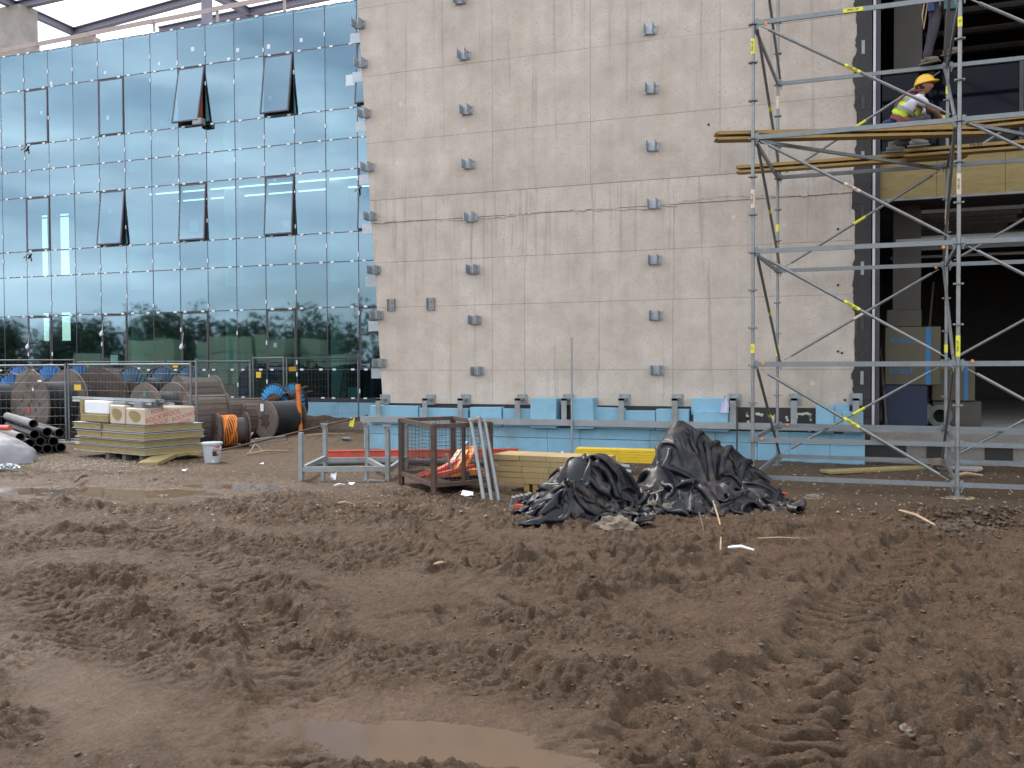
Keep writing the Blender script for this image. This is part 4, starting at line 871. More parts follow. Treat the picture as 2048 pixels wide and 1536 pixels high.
for k in (0, 3, 6, 9, 12, 15):
    if True:
        brace(FL, FR_, k + 3, k, inset=.12); brace(FR_, F3, k + 3, k, inset=.12)
        if k < 12: brace(BL_, BR_, k, k + 3, off=(0, .045), inset=.12); brace(BR_, B3, k, k + 3, off=(0, .045), inset=.12)
        brace(FL, BL_, k + 3, k, off=(.045, 0), inset=.1)
        (brace(BR_, FR_, k, k + 3, off=(-.045, 0), inset=.1) if (k // 3) % 2 == 0 else brace(FR_, BR_, k, k + 3, off=(-.045, 0), inset=.1))
m = MB(); m.bar((FL[0] + .1, FL[1] + .05, K_(9) - .03), (BR_[0] - .1, BR_[1] - .05, K_(9) - .03), .05, .04); m.build('plan_brace', M_flat, sc)
m = MB(); m.bar((FR_[0] + .1, FR_[1] + .05, K_(9) - .03), (B3[0] - .1, B3[1] - .05, K_(9) - .03), .05, .04); m.build('plan_brace', M_flat, sc)
# stickers
def sticker(x, y, z, h=.2, r=.0262, txt=None, axis=None, col=M_yellow):
    m = MB()
    if axis is None: m.tube((x, y, z - h / 2), (x, y, z + h / 2), r, 12, cap=False)
    else: d = Vector(axis).normalized(); p = Vector((x, y, z)); m.tube(p - d * h / 2, p + d * h / 2, r, 12, cap=False)
    o = m.build('sticker', col, sc, smooth=True)
    if txt:
        M = frame((x - .005, y - r - .001, z), (0, 0, 1), (-1, -.1, 0)) if axis is None else frame(Vector((x, y - r - .0015, z)), axis, (0, 0, 1))
        text(txt, .04, M_black_ink, sc, M)
M_oldst = mat('faded_pale_sticker', (.62, .5, .38), .6, 0, .2, 20)
for (px, py), P, h, tx, c in [((1507, 93), FL, .2, 'PERI UP', M_yellow), ((1504, 398), FL, .24, 'PERI UP', M_oldst), ((1502, 697), FL, .12, '12', M_yellow), ((1918, 44), FR_, .12, '12', M_yellow), ((1917, 368), FR_, .26, 'PERI UP', M_oldst), ((1916, 692), FR_, .26, 'PERI UP', M_yellow),
                              ((1557, 205), BL_, .2, None, M_oldst), ((1555, 456), BL_, .12, None, M_yellow), ((1554, 701), BL_, .18, None, M_yellow), ((1894, 180), BR_, .12, None, M_yellow), ((1894, 435), BR_, .22, None, M_oldst), ((1893, 697), BR_, .12, None, M_yellow)]:
    z = W(px, py, P[1]).z; sticker(P[0], P[1], z, h, .0262, tx, None, c)
def along(a, b_, k0, k1, t, off, **kw):
    A = Vector((a[0] + off[0], a[1] + off[1], K_(k0) + .02)); B = Vector((b_[0] + off[0], b_[1] + off[1], K_(k1) + .02)); p = A + (B - A) * t; sticker(p.x, p.y, p.z, axis=B - A, r=.0225, **kw)
for k, c in ((9, M_yellow), (6, M_oldst), (3, M_yellow), (0, M_yellow)): along(FL, FR_, k + 3, k, .5, (0, -.045), h=.22, txt='PERI UP', col=c)
for k, c in ((9, M_yellow), (6, M_yellow), (3, M_oldst), (0, M_yellow)): along(BL_, BR_, k, k + 3, .5, (0, .045), h=.2, col=c); 
for k in (9, 6, 3, 0): along(FL, BL_, k + 3, k, .5, (.045, 0), h=.1, col=M_yellow)
p = W(1706, 25, 12.63); m = MB(); m.box(p.x - .12, p.x + .12, 12.628, 12.634, K_(12) - .005, K_(12) + .045); m.build('sticker', M_yellow, sc); text('PERI UP', .04, M_black_ink, sc, frame((p.x, 12.627, K_(12) + .02), (1, 0, 0), (0, 0, 1)))
for (px, py, Y) in [(1532, 46, 12.6), (1526, 727, 12.6), (1524, 877, 12.6), (1575, 849, 15.5), (1887, 494, 12.6), (1872, 535, 15.5), (1945, 722, 12.6)]:
    p = W(px, py, Y); m = MB(); m.tube((p.x, Y, p.z), (p.x, Y - .006, p.z), .022, 8); m.build('locking_cap', M_orange, sc)
# timber pad under the near right foot
m = MB(); m.box(.96, 1.36, 12.45, 12.8, -.05, -.002); tag(rebase(m.build('timber_pad', M_wood_pale, bevel=.005), (1.16, 12.6, -.05)), 'square timber pad under the foot of the near scaffold upright', 'pad')
# ---- formwork girders used as walking boards
def girder(lab, a, b_, lettering=None, zt=0.0):
    a = Vector(a); b_ = Vector(b_); d = (b_ - a); L_ = d.length; d.normalize(); ang = atan2(d.y, d.x)
    t = thing('formwork_girder', lab, 'girder', a, ang, 'yellow girders laid as walking boards')
    M = t.matrix_basis
    def ch(z0, z1, w_):
        m = MB(); m.prism([(0, z0 + (z1 - z0) * .5), (.05, z0), (L_ - .05, z0), (L_, z0 + (z1 - z0) * .5), (L_, z1 - .012), (L_ - .03, z1), (.03, z1), (0, z1 - .012)], -w_ / 2, w_ / 2, M); return m
    ch(.07, .115, .2).build('top_chord', M_wood_y, t); ch(0, .035, .2).build('bottom_chord', M_wood_y, t)
    x = .18; k = 0
    m = MB()
    while x < L_ - .25: m.prism([(x, .035), (x + .1, .035), (x + .13, .07), (x - .03, .07)], -.05, .05, M); x += .3
    m.build('web_block', M_wood_brown, t, kind='stuff')
    if lettering:
        for s, u, sz in lettering: text(s, sz, M_black_ink, t, M @ frame((u, -.1015, .092), (1, 0, 0), (0, 0, 1)))
    return t
girder('long yellow girder board lying askew, its end poking out past the near left upright', (-1.82, 12.72, 4.66), (1.6, 13.72, 4.62), (('PERI', .5, .05),))
girder('yellow girder board lying at the back of the scaffold over the left half', (-1.82, 15.1, 4.67), (1.5, 15.15, 4.67))
girder('yellow girder board with black lettering over the right half of the scaffold', (.62, 14.85, 4.67), (4.3, 14.85, 4.67), (('PERI', .95, .085), ('\u00b7 360', 1.8, .085)))
girder('short ended yellow girder board lying on top beside the worker in the vest', (.66, 13.85, 4.755), (4.2, 13.5, 4.755))
# ================================================================ PEOPLE
def skin(name, m, parent, verts, edges, radii, root, sub=1, M=None):
    me = bpy.data.meshes.new(name); me.from_pydata([tuple(v) for v in verts], edges, []); o = bpy.data.objects.new(name, me); COL.objects.link(o)
    md = o.modifiers.new('s', 'SKIN'); md.use_smooth_shade = True
    for i, r in enumerate(radii):
        sv = me.skin_vertices[0].data[i]; sv.radius = r if isinstance(r, tuple) else (r, r); sv.use_root = i == root
    if sub: md2 = o.modifiers.new('u', 'SUBSURF'); md2.levels = sub; md2.render_levels = sub
    dg = bpy.context.evaluated_depsgraph_get(); dg.update(); n = bpy.data.meshes.new_from_object(o.evaluated_get(dg)); bpy.data.objects.remove(o)
    n.polygons.foreach_set('use_smooth', [True] * len(n.polygons)); n.materials.clear(); n.materials.append(m)
    o = bpy.data.objects.new(name, n); COL.objects.link(o); o.parent = parent; return o
def chainmesh(name, m, parent, chains, sub=1):
    """chains: list of [(point, radius)...]; first point of later chains may reuse an earlier point by index int"""
    V = []; E_ = []; R = []
    for ch in chains:
        prev = None
        for it in ch:
            if isinstance(it, int): prev = it; continue
            V.append(Vector(it[0])); R.append(it[1]); i = len(V) - 1
            if prev is not None: E_.append((prev, i))
            prev = i
    return skin(name, m, parent, V, E_, R, 0, sub)
def head_mb(c, fwd, up, s=1.0):
    """a head: skull, jaw, nose, ears, eye hollows as one surface of a deformed sphere"""
    fwd = Vector(fwd).normalized(); up = Vector(up).normalized(); side = fwd.cross(up); up = side.cross(fwd); c = Vector(c); mb = MB(); n, k = 22, 18; vs = []
    for i in range(k + 1):
        th = pi * i / k
        for j in range(n):
            ph = 2 * pi * j / n; x = sin(th) * cos(ph); y = sin(th) * sin(ph); z = cos(th)
            X_, Y_, Z_ = x * .098, y * .076, z * .118
            if z < 0: X_ *= 1 - .12 * (-z); Y_ *= 1 - .35 * (-z)
            if x > .8 and abs(y) < .3 and -.35 < z < .15: X_ += .022 * (1 - abs(y) / .3) * (1 - abs(z + .2) / .4 if abs(z + .2) < .4 else 0)
            if x > .6 and .2 < abs(y) < .6 and 0 < z < .3: X_ -= .006
            if x > .75 and -.75 < z < -.5 and abs(y) < .4: X_ += .006
            if abs(x) < .25 and abs(y) > .85 and abs(z) < .3: Y_ += .014 * (1 if y > 0 else -1)
            vs.append(c + (fwd * X_ + side * Y_ + up * Z_) * s)
    mb.add(vs, [(i * n + j, i * n + (j + 1) % n, (i + 1) * n + (j + 1) % n, (i + 1) * n + j) for i in range(k) for j in range(n)]); return mb
def helmet(parent, c, fwd, up):
    fwd = Vector(fwd).normalized(); up = Vector(up).normalized(); side = fwd.cross(up); up = side.cross(fwd); c = Vector(c); mb = MB(); n, k = 26, 9; vs = []
    for i in range(k + 1):
        th = pi * .5 * i / k
        for j in range(n):
            ph = 2 * pi * j / n; r = sin(th); x = r * cos(ph) * .138; y = r * sin(ph) * .112; z = cos(th) * .125
            if abs(y) < .02: z += .008
            if i == k:
                ex = .05 * max(0, cos(ph)) ** 2 + .012; x *= 1 + ex / .138; y *= 1.08; z -= .006
            vs.append(c + fwd * x + side * y + up * z)
    for j in range(n): vs.append(c + (vs[k * n + j] - c) * .93 - up * .012)
    mb.add(vs, [(i * n + j, i * n + (j + 1) % n, (i + 1) * n + (j + 1) % n, (i + 1) * n + j) for i in range(k + 1) for j in range(n)]); return mb.build('helmet', M_helmet, parent, smooth=True, world=False)
def hand(mats_, parent, wrist, d, palmn, curl=.8, name='glove', grip=None):
    """palm plus five bent fingers"""
    d = Vector(d).normalized(); pn = Vector(palmn); pn = (pn - d * pn.dot(d)).normalized(); s = d.cross(pn); w_ = Vector(wrist); mb = MB()
    mb.bar(w_ - d * .02, w_ + d * .09, .085, .032, up=pn)
    for k, (o_, L_) in enumerate(((-.033, .075), (-.011, .085), (.011, .08), (.032, .062))):
        b0_ = w_ + d * .085 + s * o_; p = [b0_]; a = 0
        for q in range(3): a += curl * .75; p.append(p[-1] + (d * cos(a) + pn * sin(a)) * L_ * (.42, .33, .25)[q])
        mb.path(p, [.0105, .0105, .009, .007], 6)
    b0_ = w_ + d * .02 - s * .035; mb.path([b0_, b0_ - s * .03 + d * .025 + pn * .01, b0_ - s * .025 + d * .055 + pn * .03, b0_ - s * .01 + d * .07 + pn * .045], [.014, .0125, .011, .009], 6)
    return mb.build(name, mats_, parent, smooth=True, world=False)
# --- worker 1: squatting on the boards in a vest, facing right
wx, wy = W(1796, 240, 14.75).x, 14.75; zf = 4.79
w1 = thing('person', 'squatting worker in yellow vest, white shirt and yellow helmet gripping the scaffold upright', 'person', (wx, wy, zf))
hip = Vector((-.02, 0, .26)); kneeL = Vector((.42, -.12, .40)); kneeR = Vector((.34, .16, .16)); ankL = Vector((.22, -.13, .08)); ankR = Vector((-.08, .15, .08))
sh = Vector((.27, 0, .68)); neck = Vector((.31, 0, .75)); hd = Vector((.36, 0, .88))
shN, shF = sh + Vector((.0, -.19, -.03)), sh + Vector((.02, .19, -.03)); elN = Vector((.36, -.24, .52)); hdN = Vector((.62, .0, .56)); elF = Vector((.45, .25, .6)); hdF = Vector((.64, .55, .62))
post = Vector((BR_[0] - wx, BR_[1] - wy, 0)); hdN = Vector((post.x - .1, post.y - .12, .56)); elN = Vector((.48, -.12, .48)); hdF = Vector((post.x - .08, post.y - .02, .42)); elF = Vector((.40, .33, .44))
body = [[(hip, (.12, .15)), ((hip + sh) / 2 + Vector((-.05, 0, .01)), (.115, .15)), (sh - Vector((.02, 0, .03)), (.11, .16)), (neck, .055), (neck + Vector((.03, 0, .06)), .052)],
        [2, (shN, .065), (elN, .044), (hdN, .03)], [2, (shF, .065), (elF, .044), (hdF, .03)],
        [0, (hip + Vector((.04, -.1, 0)), .1), (kneeL, .062), (ankL, .042)], [0, (hip + Vector((.04, .1, 0)), .1), (kneeR, .062), (ankR, .042)]]
chainmesh('body', M_skin, w1, body)
head_mb(hd, (1, -.25, .02), (0, 0, 1)).build('head', M_skin, w1, smooth=True, world=False)
helmet(w1, hd + Vector((-.005, 0, .035)), (1, -.25, .12), (-.1, 0, 1))
m = MB(); m.lathe([(.0, -.06), (.07, -.04), (.083, .0), (.07, .05)], 14, Matrix.Translation(hd + Vector((-.03, 0, 0))) @ Matrix.Rotation(pi, 4, 'Z')); m.build('hair', M_hair, w1, smooth=True, world=False)
chainmesh('shirt', M_shirt, w1, [[(hip + Vector((.02, 0, .1)), (.12, .15)), ((hip + sh) / 2 + Vector((-.05, 0, .01)), (.118, .152)), (sh - Vector((.02, 0, .03)), (.115, .165)), (neck - Vector((.01, 0, .02)), .07)], [2, (shN, .08), (shN * .45 + elN * .55, .064)], [2, (shF, .08), (shF * .45 + elF * .55, .064)]])
chainmesh('vest', M_hi_vis, w1, [[(hip + Vector((.03, 0, .15)), (.15, .185)), ((hip + sh) / 2 + Vector((-.055, 0, .01)), (.158, .195)), (sh - Vector((.04, 0, .0)), (.152, .18)), (neck - Vector((.04, 0, .03)), .085)]])
def hoop(name, m_, parent, c, ax, rx, ry, t_=.012, w_=.05, a0=0, a1=2 * pi, n=22, up=(0, 1, 0)):
    ax = Vector(ax).normalized(); u = Vector(up); u = (u - ax * u.dot(ax)).normalized(); v = ax.cross(u); c = Vector(c); mb = MB(); vs = []
    for i in range(n + 1):
        a = a0 + (a1 - a0) * i / n; d = u * cos(a) * ry + v * sin(a) * rx
        for e, q in ((-1, 1), (1, 1)): vs.append(c + d + ax * e * w_ / 2)
    mb.add(vs, [(2 * i, 2 * i + 2, 2 * i + 3, 2 * i + 1) for i in range(n)]); o = mb.build(name, m_, parent, smooth=True, world=False)
    return o
axd = (sh - hip).normalized()
hoop('reflective_band', M_refl, w1, hip + axd * .29 + Vector((-.05, 0, .02)), axd, .175, .198)
hoop('reflective_band', M_refl, w1, hip + axd * .42 + Vector((-.035, 0, .02)), axd, .175, .198)
for s in (-1, 1):
    m = MB(); m.path([hip + axd * .3 + Vector((-.2, s * .09, .1)), hip + axd * .42 + Vector((-.17, s * .1, .11)), sh + Vector((-.1, s * .1, .12)), sh + Vector((.06, s * .11, .11))], .018, 6); m.build('harness_strap', M_harness, w1, smooth=True, world=False)
hoop('harness_belt', M_harness, w1, hip + axd * .12 + Vector((-.01, 0, .02)), axd, .175, .2, w_=.07)
chainmesh('trousers', M_trousers, w1, [[(hip + Vector((.0, 0, .1)), (.135, .165)), (hip + Vector((.0, 0, .0)), (.15, .17))], [1, (hip + Vector((.05, -.1, 0)), .115), (kneeL, .08), (ankL + Vector((0, 0, .03)), .066)], [1, (hip + Vector((.05, .1, 0)), .115), (kneeR, .08), (ankR + Vector((0, 0, .03)), .066)]])
chainmesh('jacket_tail', M_bluecloth, w1, [[(hip + Vector((-.06, 0, .08)), (.12, .17)), (hip + Vector((-.07, 0, .2)), (.12, .165))]])
def boot(parent, ank, f, m_=M_boot):
    f = Vector(f).normalized(); ank = Vector(ank); mb = MB(); s = f.cross(Vector((0, 0, 1)))
    mb.path([ank + Vector((0, 0, .06)), ank + Vector((0, 0, 0)), ank + f * .03 - Vector((0, 0, .035))], [.058, .056, .055], 10); mb.path([ank - f * .07 - Vector((0, 0, .045)), ank + f * .04 - Vector((0, 0, .035)), ank + f * .12 - Vector((0, 0, .045)), ank + f * .18 - Vector((0, 0, .052))], [.038, .046, .043, .028], 10)
    mb.bar(ank - f * .1 - Vector((0, 0, .085)), ank + f * .2 - Vector((0, 0, .085)), .085, .02); return mb.build('boot', m_, parent, smooth=True, world=False)
boot(w1, ankL + Vector((0, 0, .0)), (1, -.1, 0)); boot(w1, ankR, (1, .1, 0))
hand(M_glove, w1, hdN, post + Vector((0, 0, .56)) - hdN, (.2, 1, 0), .85); hand(M_glove, w1, hdF, Vector((1, .1, 0)), (.1, -1, 0), .85)
# --- worker 2: standing on the back ledger, only trousers and boots in the frame
p2 = W(1878, 133, 15.45); zf = K_(12) + .06
w2 = thing('person', 'standing worker in dark trousers and dusty boots, high up on the scaffold ledger', 'person', (p2.x, 15.5, zf))
aL, aR = Vector((-.17, 0, .1)), Vector((.13, .0, .2)); kL, kR = Vector((-.08, -.05, .5)), Vector((.15, -.06, .56)); hp_ = Vector((.07, 0, .95)); s2 = Vector((.05, 0, 1.45)); n2 = Vector((.06, 0, 1.53)); h2 = Vector((.08, 0, 1.67))
sN, sF = s2 + Vector((-.19, -.02, -.02)), s2 + Vector((.2, 0, -.02)); eN, eF = Vector((-.25, -.12, 1.2)), Vector((.3, .05, 1.2)); hN, hF = Vector((-.05, -.25, 1.1)), Vector((.2, .15, 1.35))
chainmesh('body', M_skin, w2, [[(hp_, (.13, .1)), ((hp_ + s2) / 2, (.13, .1)), (s2, (.15, .1)), (n2, .055), (n2 + Vector((0, 0, .06)), .052)], [2, (sN, .065), (eN, .044), (hN, .03)], [2, (sF, .065), (eF, .044), (hF, .03)], [0, (hp_ + Vector((-.09, 0, -.03)), .09), (kL, .06), (aL, .042)], [0, (hp_ + Vector((.09, 0, -.03)), .09), (kR, .06), (aR, .042)]])
head_mb(h2, (.3, 1, 0), (0, 0, 1)).build('head', M_skin, w2, smooth=True, world=False); helmet(w2, h2 + Vector((0, 0, .035)), (.3, 1, 0), (0, 0, 1))
chainmesh('trousers', M_trousers, w2, [[(hp_ + Vector((0, 0, .08)), (.155, .12)), (hp_, (.165, .13))], [1, (hp_ + Vector((-.09, 0, -.05)), .115), (kL, .085), (kL * .4 + aL * .6, .068), (aL + Vector((0, 0, -.03)), .078)], [1, (hp_ + Vector((.09, 0, -.05)), .12), (kR, .09), (kR * .4 + aR * .6, .075), (aR + Vector((0, 0, -.03)), .085)]])
chainmesh('jacket', M_bluecloth, w2, [[(hp_ + Vector((0, 0, .06)), (.165, .125)), ((hp_ + s2) / 2, (.16, .125)), (s2, (.175, .12)), (n2, .07)], [2, (sN, .08), (eN, .06), (hN * .8 + eN * .2, .048)], [2, (sF, .08), (eF, .06), (hF * .8 + eF * .2, .048)]])
boot(w2, aL, (.9, -.5, 0)); boot(w2, aR, (.9, -.5, 0)); hand(M_glove, w2, hN, (.5, -.6, -.2), (0, .5, -1)); hand(M_glove, w2, hF, (0, 1, .3), (-1, 0, 0))
hoop('tool_belt', M_teal, w2, hp_ + Vector((0, 0, -.02)), (0, 0, 1), .15, .185, w_=.09, up=(1, 0, 0))
for x in (-.12, .1, .19): m = MB(); m.box(x - .045, x + .045, -.17, -.11, .74, .93); m.build('tool_pouch', M_teal if x > 0 else M_bluecloth, w2, world=False, bevel=.01)
m = MB(); m.path([(-.2, -.1, .95), (-.24, -.12, .7), (-.22, -.12, .5), (-.19, -.11, .72), (-.16, -.1, .92)], .012, 5); m.build('safety_lanyard', M_wood_pale, w2, world=False)
m = MB(); m.path([(-.02, -.16, 1.0), (0, -.17, .8), (.02, -.16, 1.0)], .01, 5); m.build('steel_hook', M_galv_b, w2, world=False)
m = MB(); m.box(p2.x - .3, p2.x + .36, 15.38, 15.62, K_(12) + .058, K_(12) + .06); 
# ================================================================ CABLE DRUMS
def drum(lab, px, d, dia, wid, yaw, fl='wood', core='cable', corer=.62, z=None, group='cable drums behind the fence', name='cable_drum'):
    """px, d: photo column and distance of the drum centre; yaw: direction of the axle (degrees from +X)"""
    p = Pd(px, d); zz = gz(p.x, p.y) - .03 if z is None else z; R_ = dia / 2
    t = thing(name, lab, 'cable drum', (p.x, p.y, zz), radians(yaw), group); M = t.matrix_basis @ Matrix.Translation((0, 0, R_))
    r_ = random.Random(px)
    for s in (-1, 1):
        x0 = s * wid / 2
        if fl == 'wood' or fl == 'brown':
            m_ = M_wood_old if fl == 'wood' else M_wood_brown; nb = max(6, int(dia / .145)); bw = dia / nb; rot = Matrix.Rotation(r_.uniform(0, 3), 4, 'X')
            for k in range(nb):
                a, b_ = -R_ + k * bw + .003, -R_ + (k + 1) * bw - .003; pts = []
                for q in range(7): y = a + (b_ - a) * q / 6; pts.append((y, sqrt(max(0, R_ * R_ - y * y))))
                pts = pts + [(y, -h) for y, h in pts[::-1]]; mb = MB(); e = r_.uniform(0, .006)
                mb.add([M @ rot @ Vector((x0 + (e if s > 0 else -e) + dx, y, h)) for dx in ((-.03 if s > 0 else .03), 0) for y, h in pts], [tuple(range(14)), tuple(range(14, 28))[::-1]] + [(i, (i + 1) % 14, 14 + (i + 1) % 14, 14 + i) for i in range(14)])
                mb.build('flange_board', m_, t)
            mb = MB(); mb.lathe([(R_ - .05, x0 - s * .031), (R_ - .02, x0 - s * .06), (R_ * .3, x0 - s * .06), (R_ * .3, x0 - s * .031)], 32, M, closed=True); mb.build('inner_flange', m_, t)
            mb = MB(); mb.tube(M @ Vector((x0 - s * .02, 0, 0)), M @ Vector((x0 + s * .014, 0, 0)), .045, 12); mb.build('axle_hole', M_darksteel, t)
            mb = MB()
            for k in range(6): a = k * pi / 3 + .3; mb.tube(M @ Vector((x0, cos(a) * R_ * .38, sin(a) * R_ * .38)), M @ Vector((x0 + s * .018, cos(a) * R_ * .38, sin(a) * R_ * .38)), .022, 8)
            mb.build('bolt_head', M_rust, t)
        else:
            m_ = {'blue': M_bluesteel, 'bluegrey': M_bluegrey, 'sky': mat('sky_blue_steel', (.06, .33, .62), .5, .1, .15, 5)}[fl]
            mb = MB(); n = 56; ri = R_ * .55; vs = []
            for k in range(n * 2):
                a = 2 * pi * k / (n * 2); dx = .018 if k % 4 in (0, 1) else -.018
                for r in (ri, R_ - .02): vs.append(M @ Vector((x0 + dx, r * cos(a), r * sin(a))))
            mb.add(vs, [(2 * k, 2 * k + 1, (2 * k + 3) % (4 * n), (2 * k + 2) % (4 * n)) for k in range(2 * n)]); mb.build('ribbed_flange', m_, t)
            mb = MB(); mb.lathe([(R_ - .03, x0 - .03), (R_, x0 - .03), (R_, x0 + .03), (R_ - .03, x0 + .03)], 48, M, closed=True); mb.build('flange_rim', M_darksteel if fl != 'wood' else m_, t, smooth=True)
            mb = MB(); mb.lathe([(ri + .01, x0 - .02), (ri + .01, x0 + .02), (.05, x0 + .02), (.05, x0 - .02)], 32, M, closed=True); mb.build('hub_plate', M_rust, t, smooth=True)
    rc = R_ * corer; pr = []; x = -wid / 2 + .06; cr = .022
    n = int((wid - .12) / (2 * cr))
    if core in ('cable', 'brown'):
        prof = [(rc * .9, -wid / 2 + .06)]
        for k in range(n): xx = -wid / 2 + .06 + (k + .5) * (wid - .12) / n; prof += [(rc, xx - cr * .7), (rc + cr, xx), (rc, xx + cr * .7)]
        prof += [(rc * .9, wid / 2 - .06)]; mb = MB(); mb.lathe(prof, 40, M); mb.build('cable_winding', M_cable if core == 'cable' else M_cable_brown, t, smooth=True)
    elif core == 'staves':
        ns = 26; m_ = M_wood_brown
        for k in range(ns):
            a = 2 * pi * k / ns; Mk = M @ Matrix.Rotation(a, 4, 'X'); hw = pi * R_ * .93 / ns - .004; mb = MB(); e = r_.uniform(-.008, .008); mb.box(-wid / 2 + .02, wid / 2 - .02, -hw, hw, R_ * .93 - .02 + e, R_ * .93 + e, Mk); mb.build('stave', m_, t)
    elif core == 'orange':
        mb = MB(); mb.lathe([(rc * .9, -wid / 2 + .03), (rc * .9, wid / 2 - .03)], 30, M); mb.build('cable_winding', M_cable_brown, t)
        for k in range(9): x = -wid / 2 + .06 + k * .035; pts = [M @ Vector((x + .02 * sin(3 * a + k), (rc + .02 + .008 * (k % 2)) * cos(a), (rc + .02) * sin(a))) for a in [2 * pi * q / 24 for q in range(25)]]; mb = MB(); mb.path(pts, .014, 5); mb.build('orange_hose', M_orange, t, smooth=True)
    return t, M
CD = 'cable drums behind the fence'
d1, M1 = drum('large weathered wooden cable drum standing nearest behind the black pipes', 98, 21.3, 1.62, .95, 76)
drum('blue ribbed steel cable drum at the edge of the scene behind the black pipes', -12, 21.8, 1.55, .8, 80, 'blue')
drum('blue ribbed drum showing only its rim above the large wooden drum', 68, 24.4, 1.72, .8, 76, 'blue')
drum('bright blue ribbed drum behind the yellow fence tag', 128, 24.0, 1.75, .8, 76, 'blue')
drum('wooden cable drum right behind the near fence joint', 158, 22.9, 1.55, .9, 74, 'wood')
drum('dark dusty cable drum between the wooden drum and the blue ribbed one', 222, 23.4, 1.62, 1.15, 100, 'brown', 'brown', .93)
drum('blue grey ribbed drum behind the round wooden face with green paint', 292, 23.2, 1.68, .8, 74, 'bluegrey')
d2, M2 = drum('round wooden drum with a green paint mark behind the insulation stack', 318, 21.0, 1.3, .75, 76, 'wood')
drum('shadowed blue grey ribbed drum right of the green marked one', 352, 23.4, 1.62, .7, 70, 'bluegrey')
drum('wooden drum half hidden by the fence post right of the insulation stack', 392, 22.2, 1.45, .9, 60, 'wood', 'staves')
drum('brown staved drum with a torn black label beside the grey bucket', 412, 19.3, 1.12, .8, 48, 'brown', 'staves')
drum('small drum wound with bright orange hose behind the bucket', 461, 18.9, .74, .6, 52, 'brown', 'orange', .8)
drum('collapsed brown wooden drum in the middle of the drum row', 484, 21.5, .95, .9, 38, 'brown', 'staves')
drum('sky blue ribbed drum near the end of the drum row', 565, 22.6, 1.12, .55, 76, 'sky')
d3, M3 = drum('wooden faced drum of black cable with rusty centre plate, last in the row', 560, 21.2, .88, .85, 72, 'wood', 'cable', .9)
drum('low brown staved drum left of the wooden faced cable drum', 515, 21.4, .85, .7, 40, 'brown', 'staves')
# marks on drums
def on_face(t, M, side, wid, y, z, w_, h_, m_, name, pts=None):
    mb = MB(); x = side * (wid / 2 + .013)
    if pts is None: mb.box(x - .002, x + .002, y - w_ / 2, y + w_ / 2, z - h_ / 2, z + h_ / 2, M)
    else: mb.add([M @ Vector((x + side * .002, y + a, z + b_)) for a, b_ in pts], [tuple(range(len(pts)))])
    mb.build(name, m_, t)
star = lambda r0, r1, n: [(cos(pi * k / n) * (r0 if k % 2 else r1), sin(pi * k / n) * (r0 if k % 2 else r1)) for k in range(2 * n)]
on_face(d1, M1, -1, .95, .0, -.12, 0, 0, M_redpaint, 'rust_mark', star(.05, .1, 7)); on_face(d1, M1, -1, .95, -.2, .36, 0, 0, M_paper, 'paper_scrap', star(.03, .06, 4))
for y, z in ((.25, .2), (-.1, .1), (.35, -.25), (-.3, -.3), (.05, .45), (-.45, .05)): on_face(d1, M1, -1, .95, y, z, 0, 0, M_wood_brown, 'knot_hole', star(.03, .05, 6))
on_face(d2, M2, -1, .75, -.02, .4, 0, 0, mat('green_spray_paint', (.05, .3, .17), .7, 0, .2, 20), 'paint_mark', star(.03, .1, 7))
on_face(d3, M3, -1, .85, .1, .28, .12, .17, M_paper, 'drum_label'); on_face(d3, M3, -1, .85, .0, .0, .24, .24, M_rust, 'centre_plate')
# loose planks leaning between the drums
for i, (px, d, L_, tl, az, lab) in enumerate(((440, 21.6, 1.1, 62, 150, 'grey split plank leaning on the staved drum'), (452, 21.9, 1.0, 55, 160, 'second grey plank leaning right of the split one'), (500, 22.0, 1.4, 18, 25, 'rough plank lying across the low drums'), (520, 22.3, 1.3, 14, 18, 'upper rough plank lying across the low drums'))):
    p = Pd(px, d); p.z = .1 if i < 2 else .72; a = p; b_ = p + Vector((cos(radians(az)) * cos(radians(tl)), sin(radians(az)) * cos(radians(tl)), sin(radians(tl)))) * L_
    mb = MB(); mb.bar(a, b_, .2, .03); tag(rebase(mb.build('loose_plank', M_wood_old), a), lab, 'plank')
# orange marker pipe
p = Pd(600, 21.2); mb = MB(); mb.tube((p.x, p.y, .1), (p.x - .06, p.y, 1.22), .055, 14); q = MB()
t = thing('orange_pipe', 'upright orange plastic pipe stuck beside the last cable drum', 'pipe', (p.x, p.y, .1)); mb.build('pipe_body', M_orange, t, smooth=True)
for z in (.85, .92, .99, 1.05): q.tube((p.x - .05, p.y - .001, z), (p.x - .05, p.y - .001, z + .03), .0562, 10)
q.build('printed_marks', M_redpaint, t)
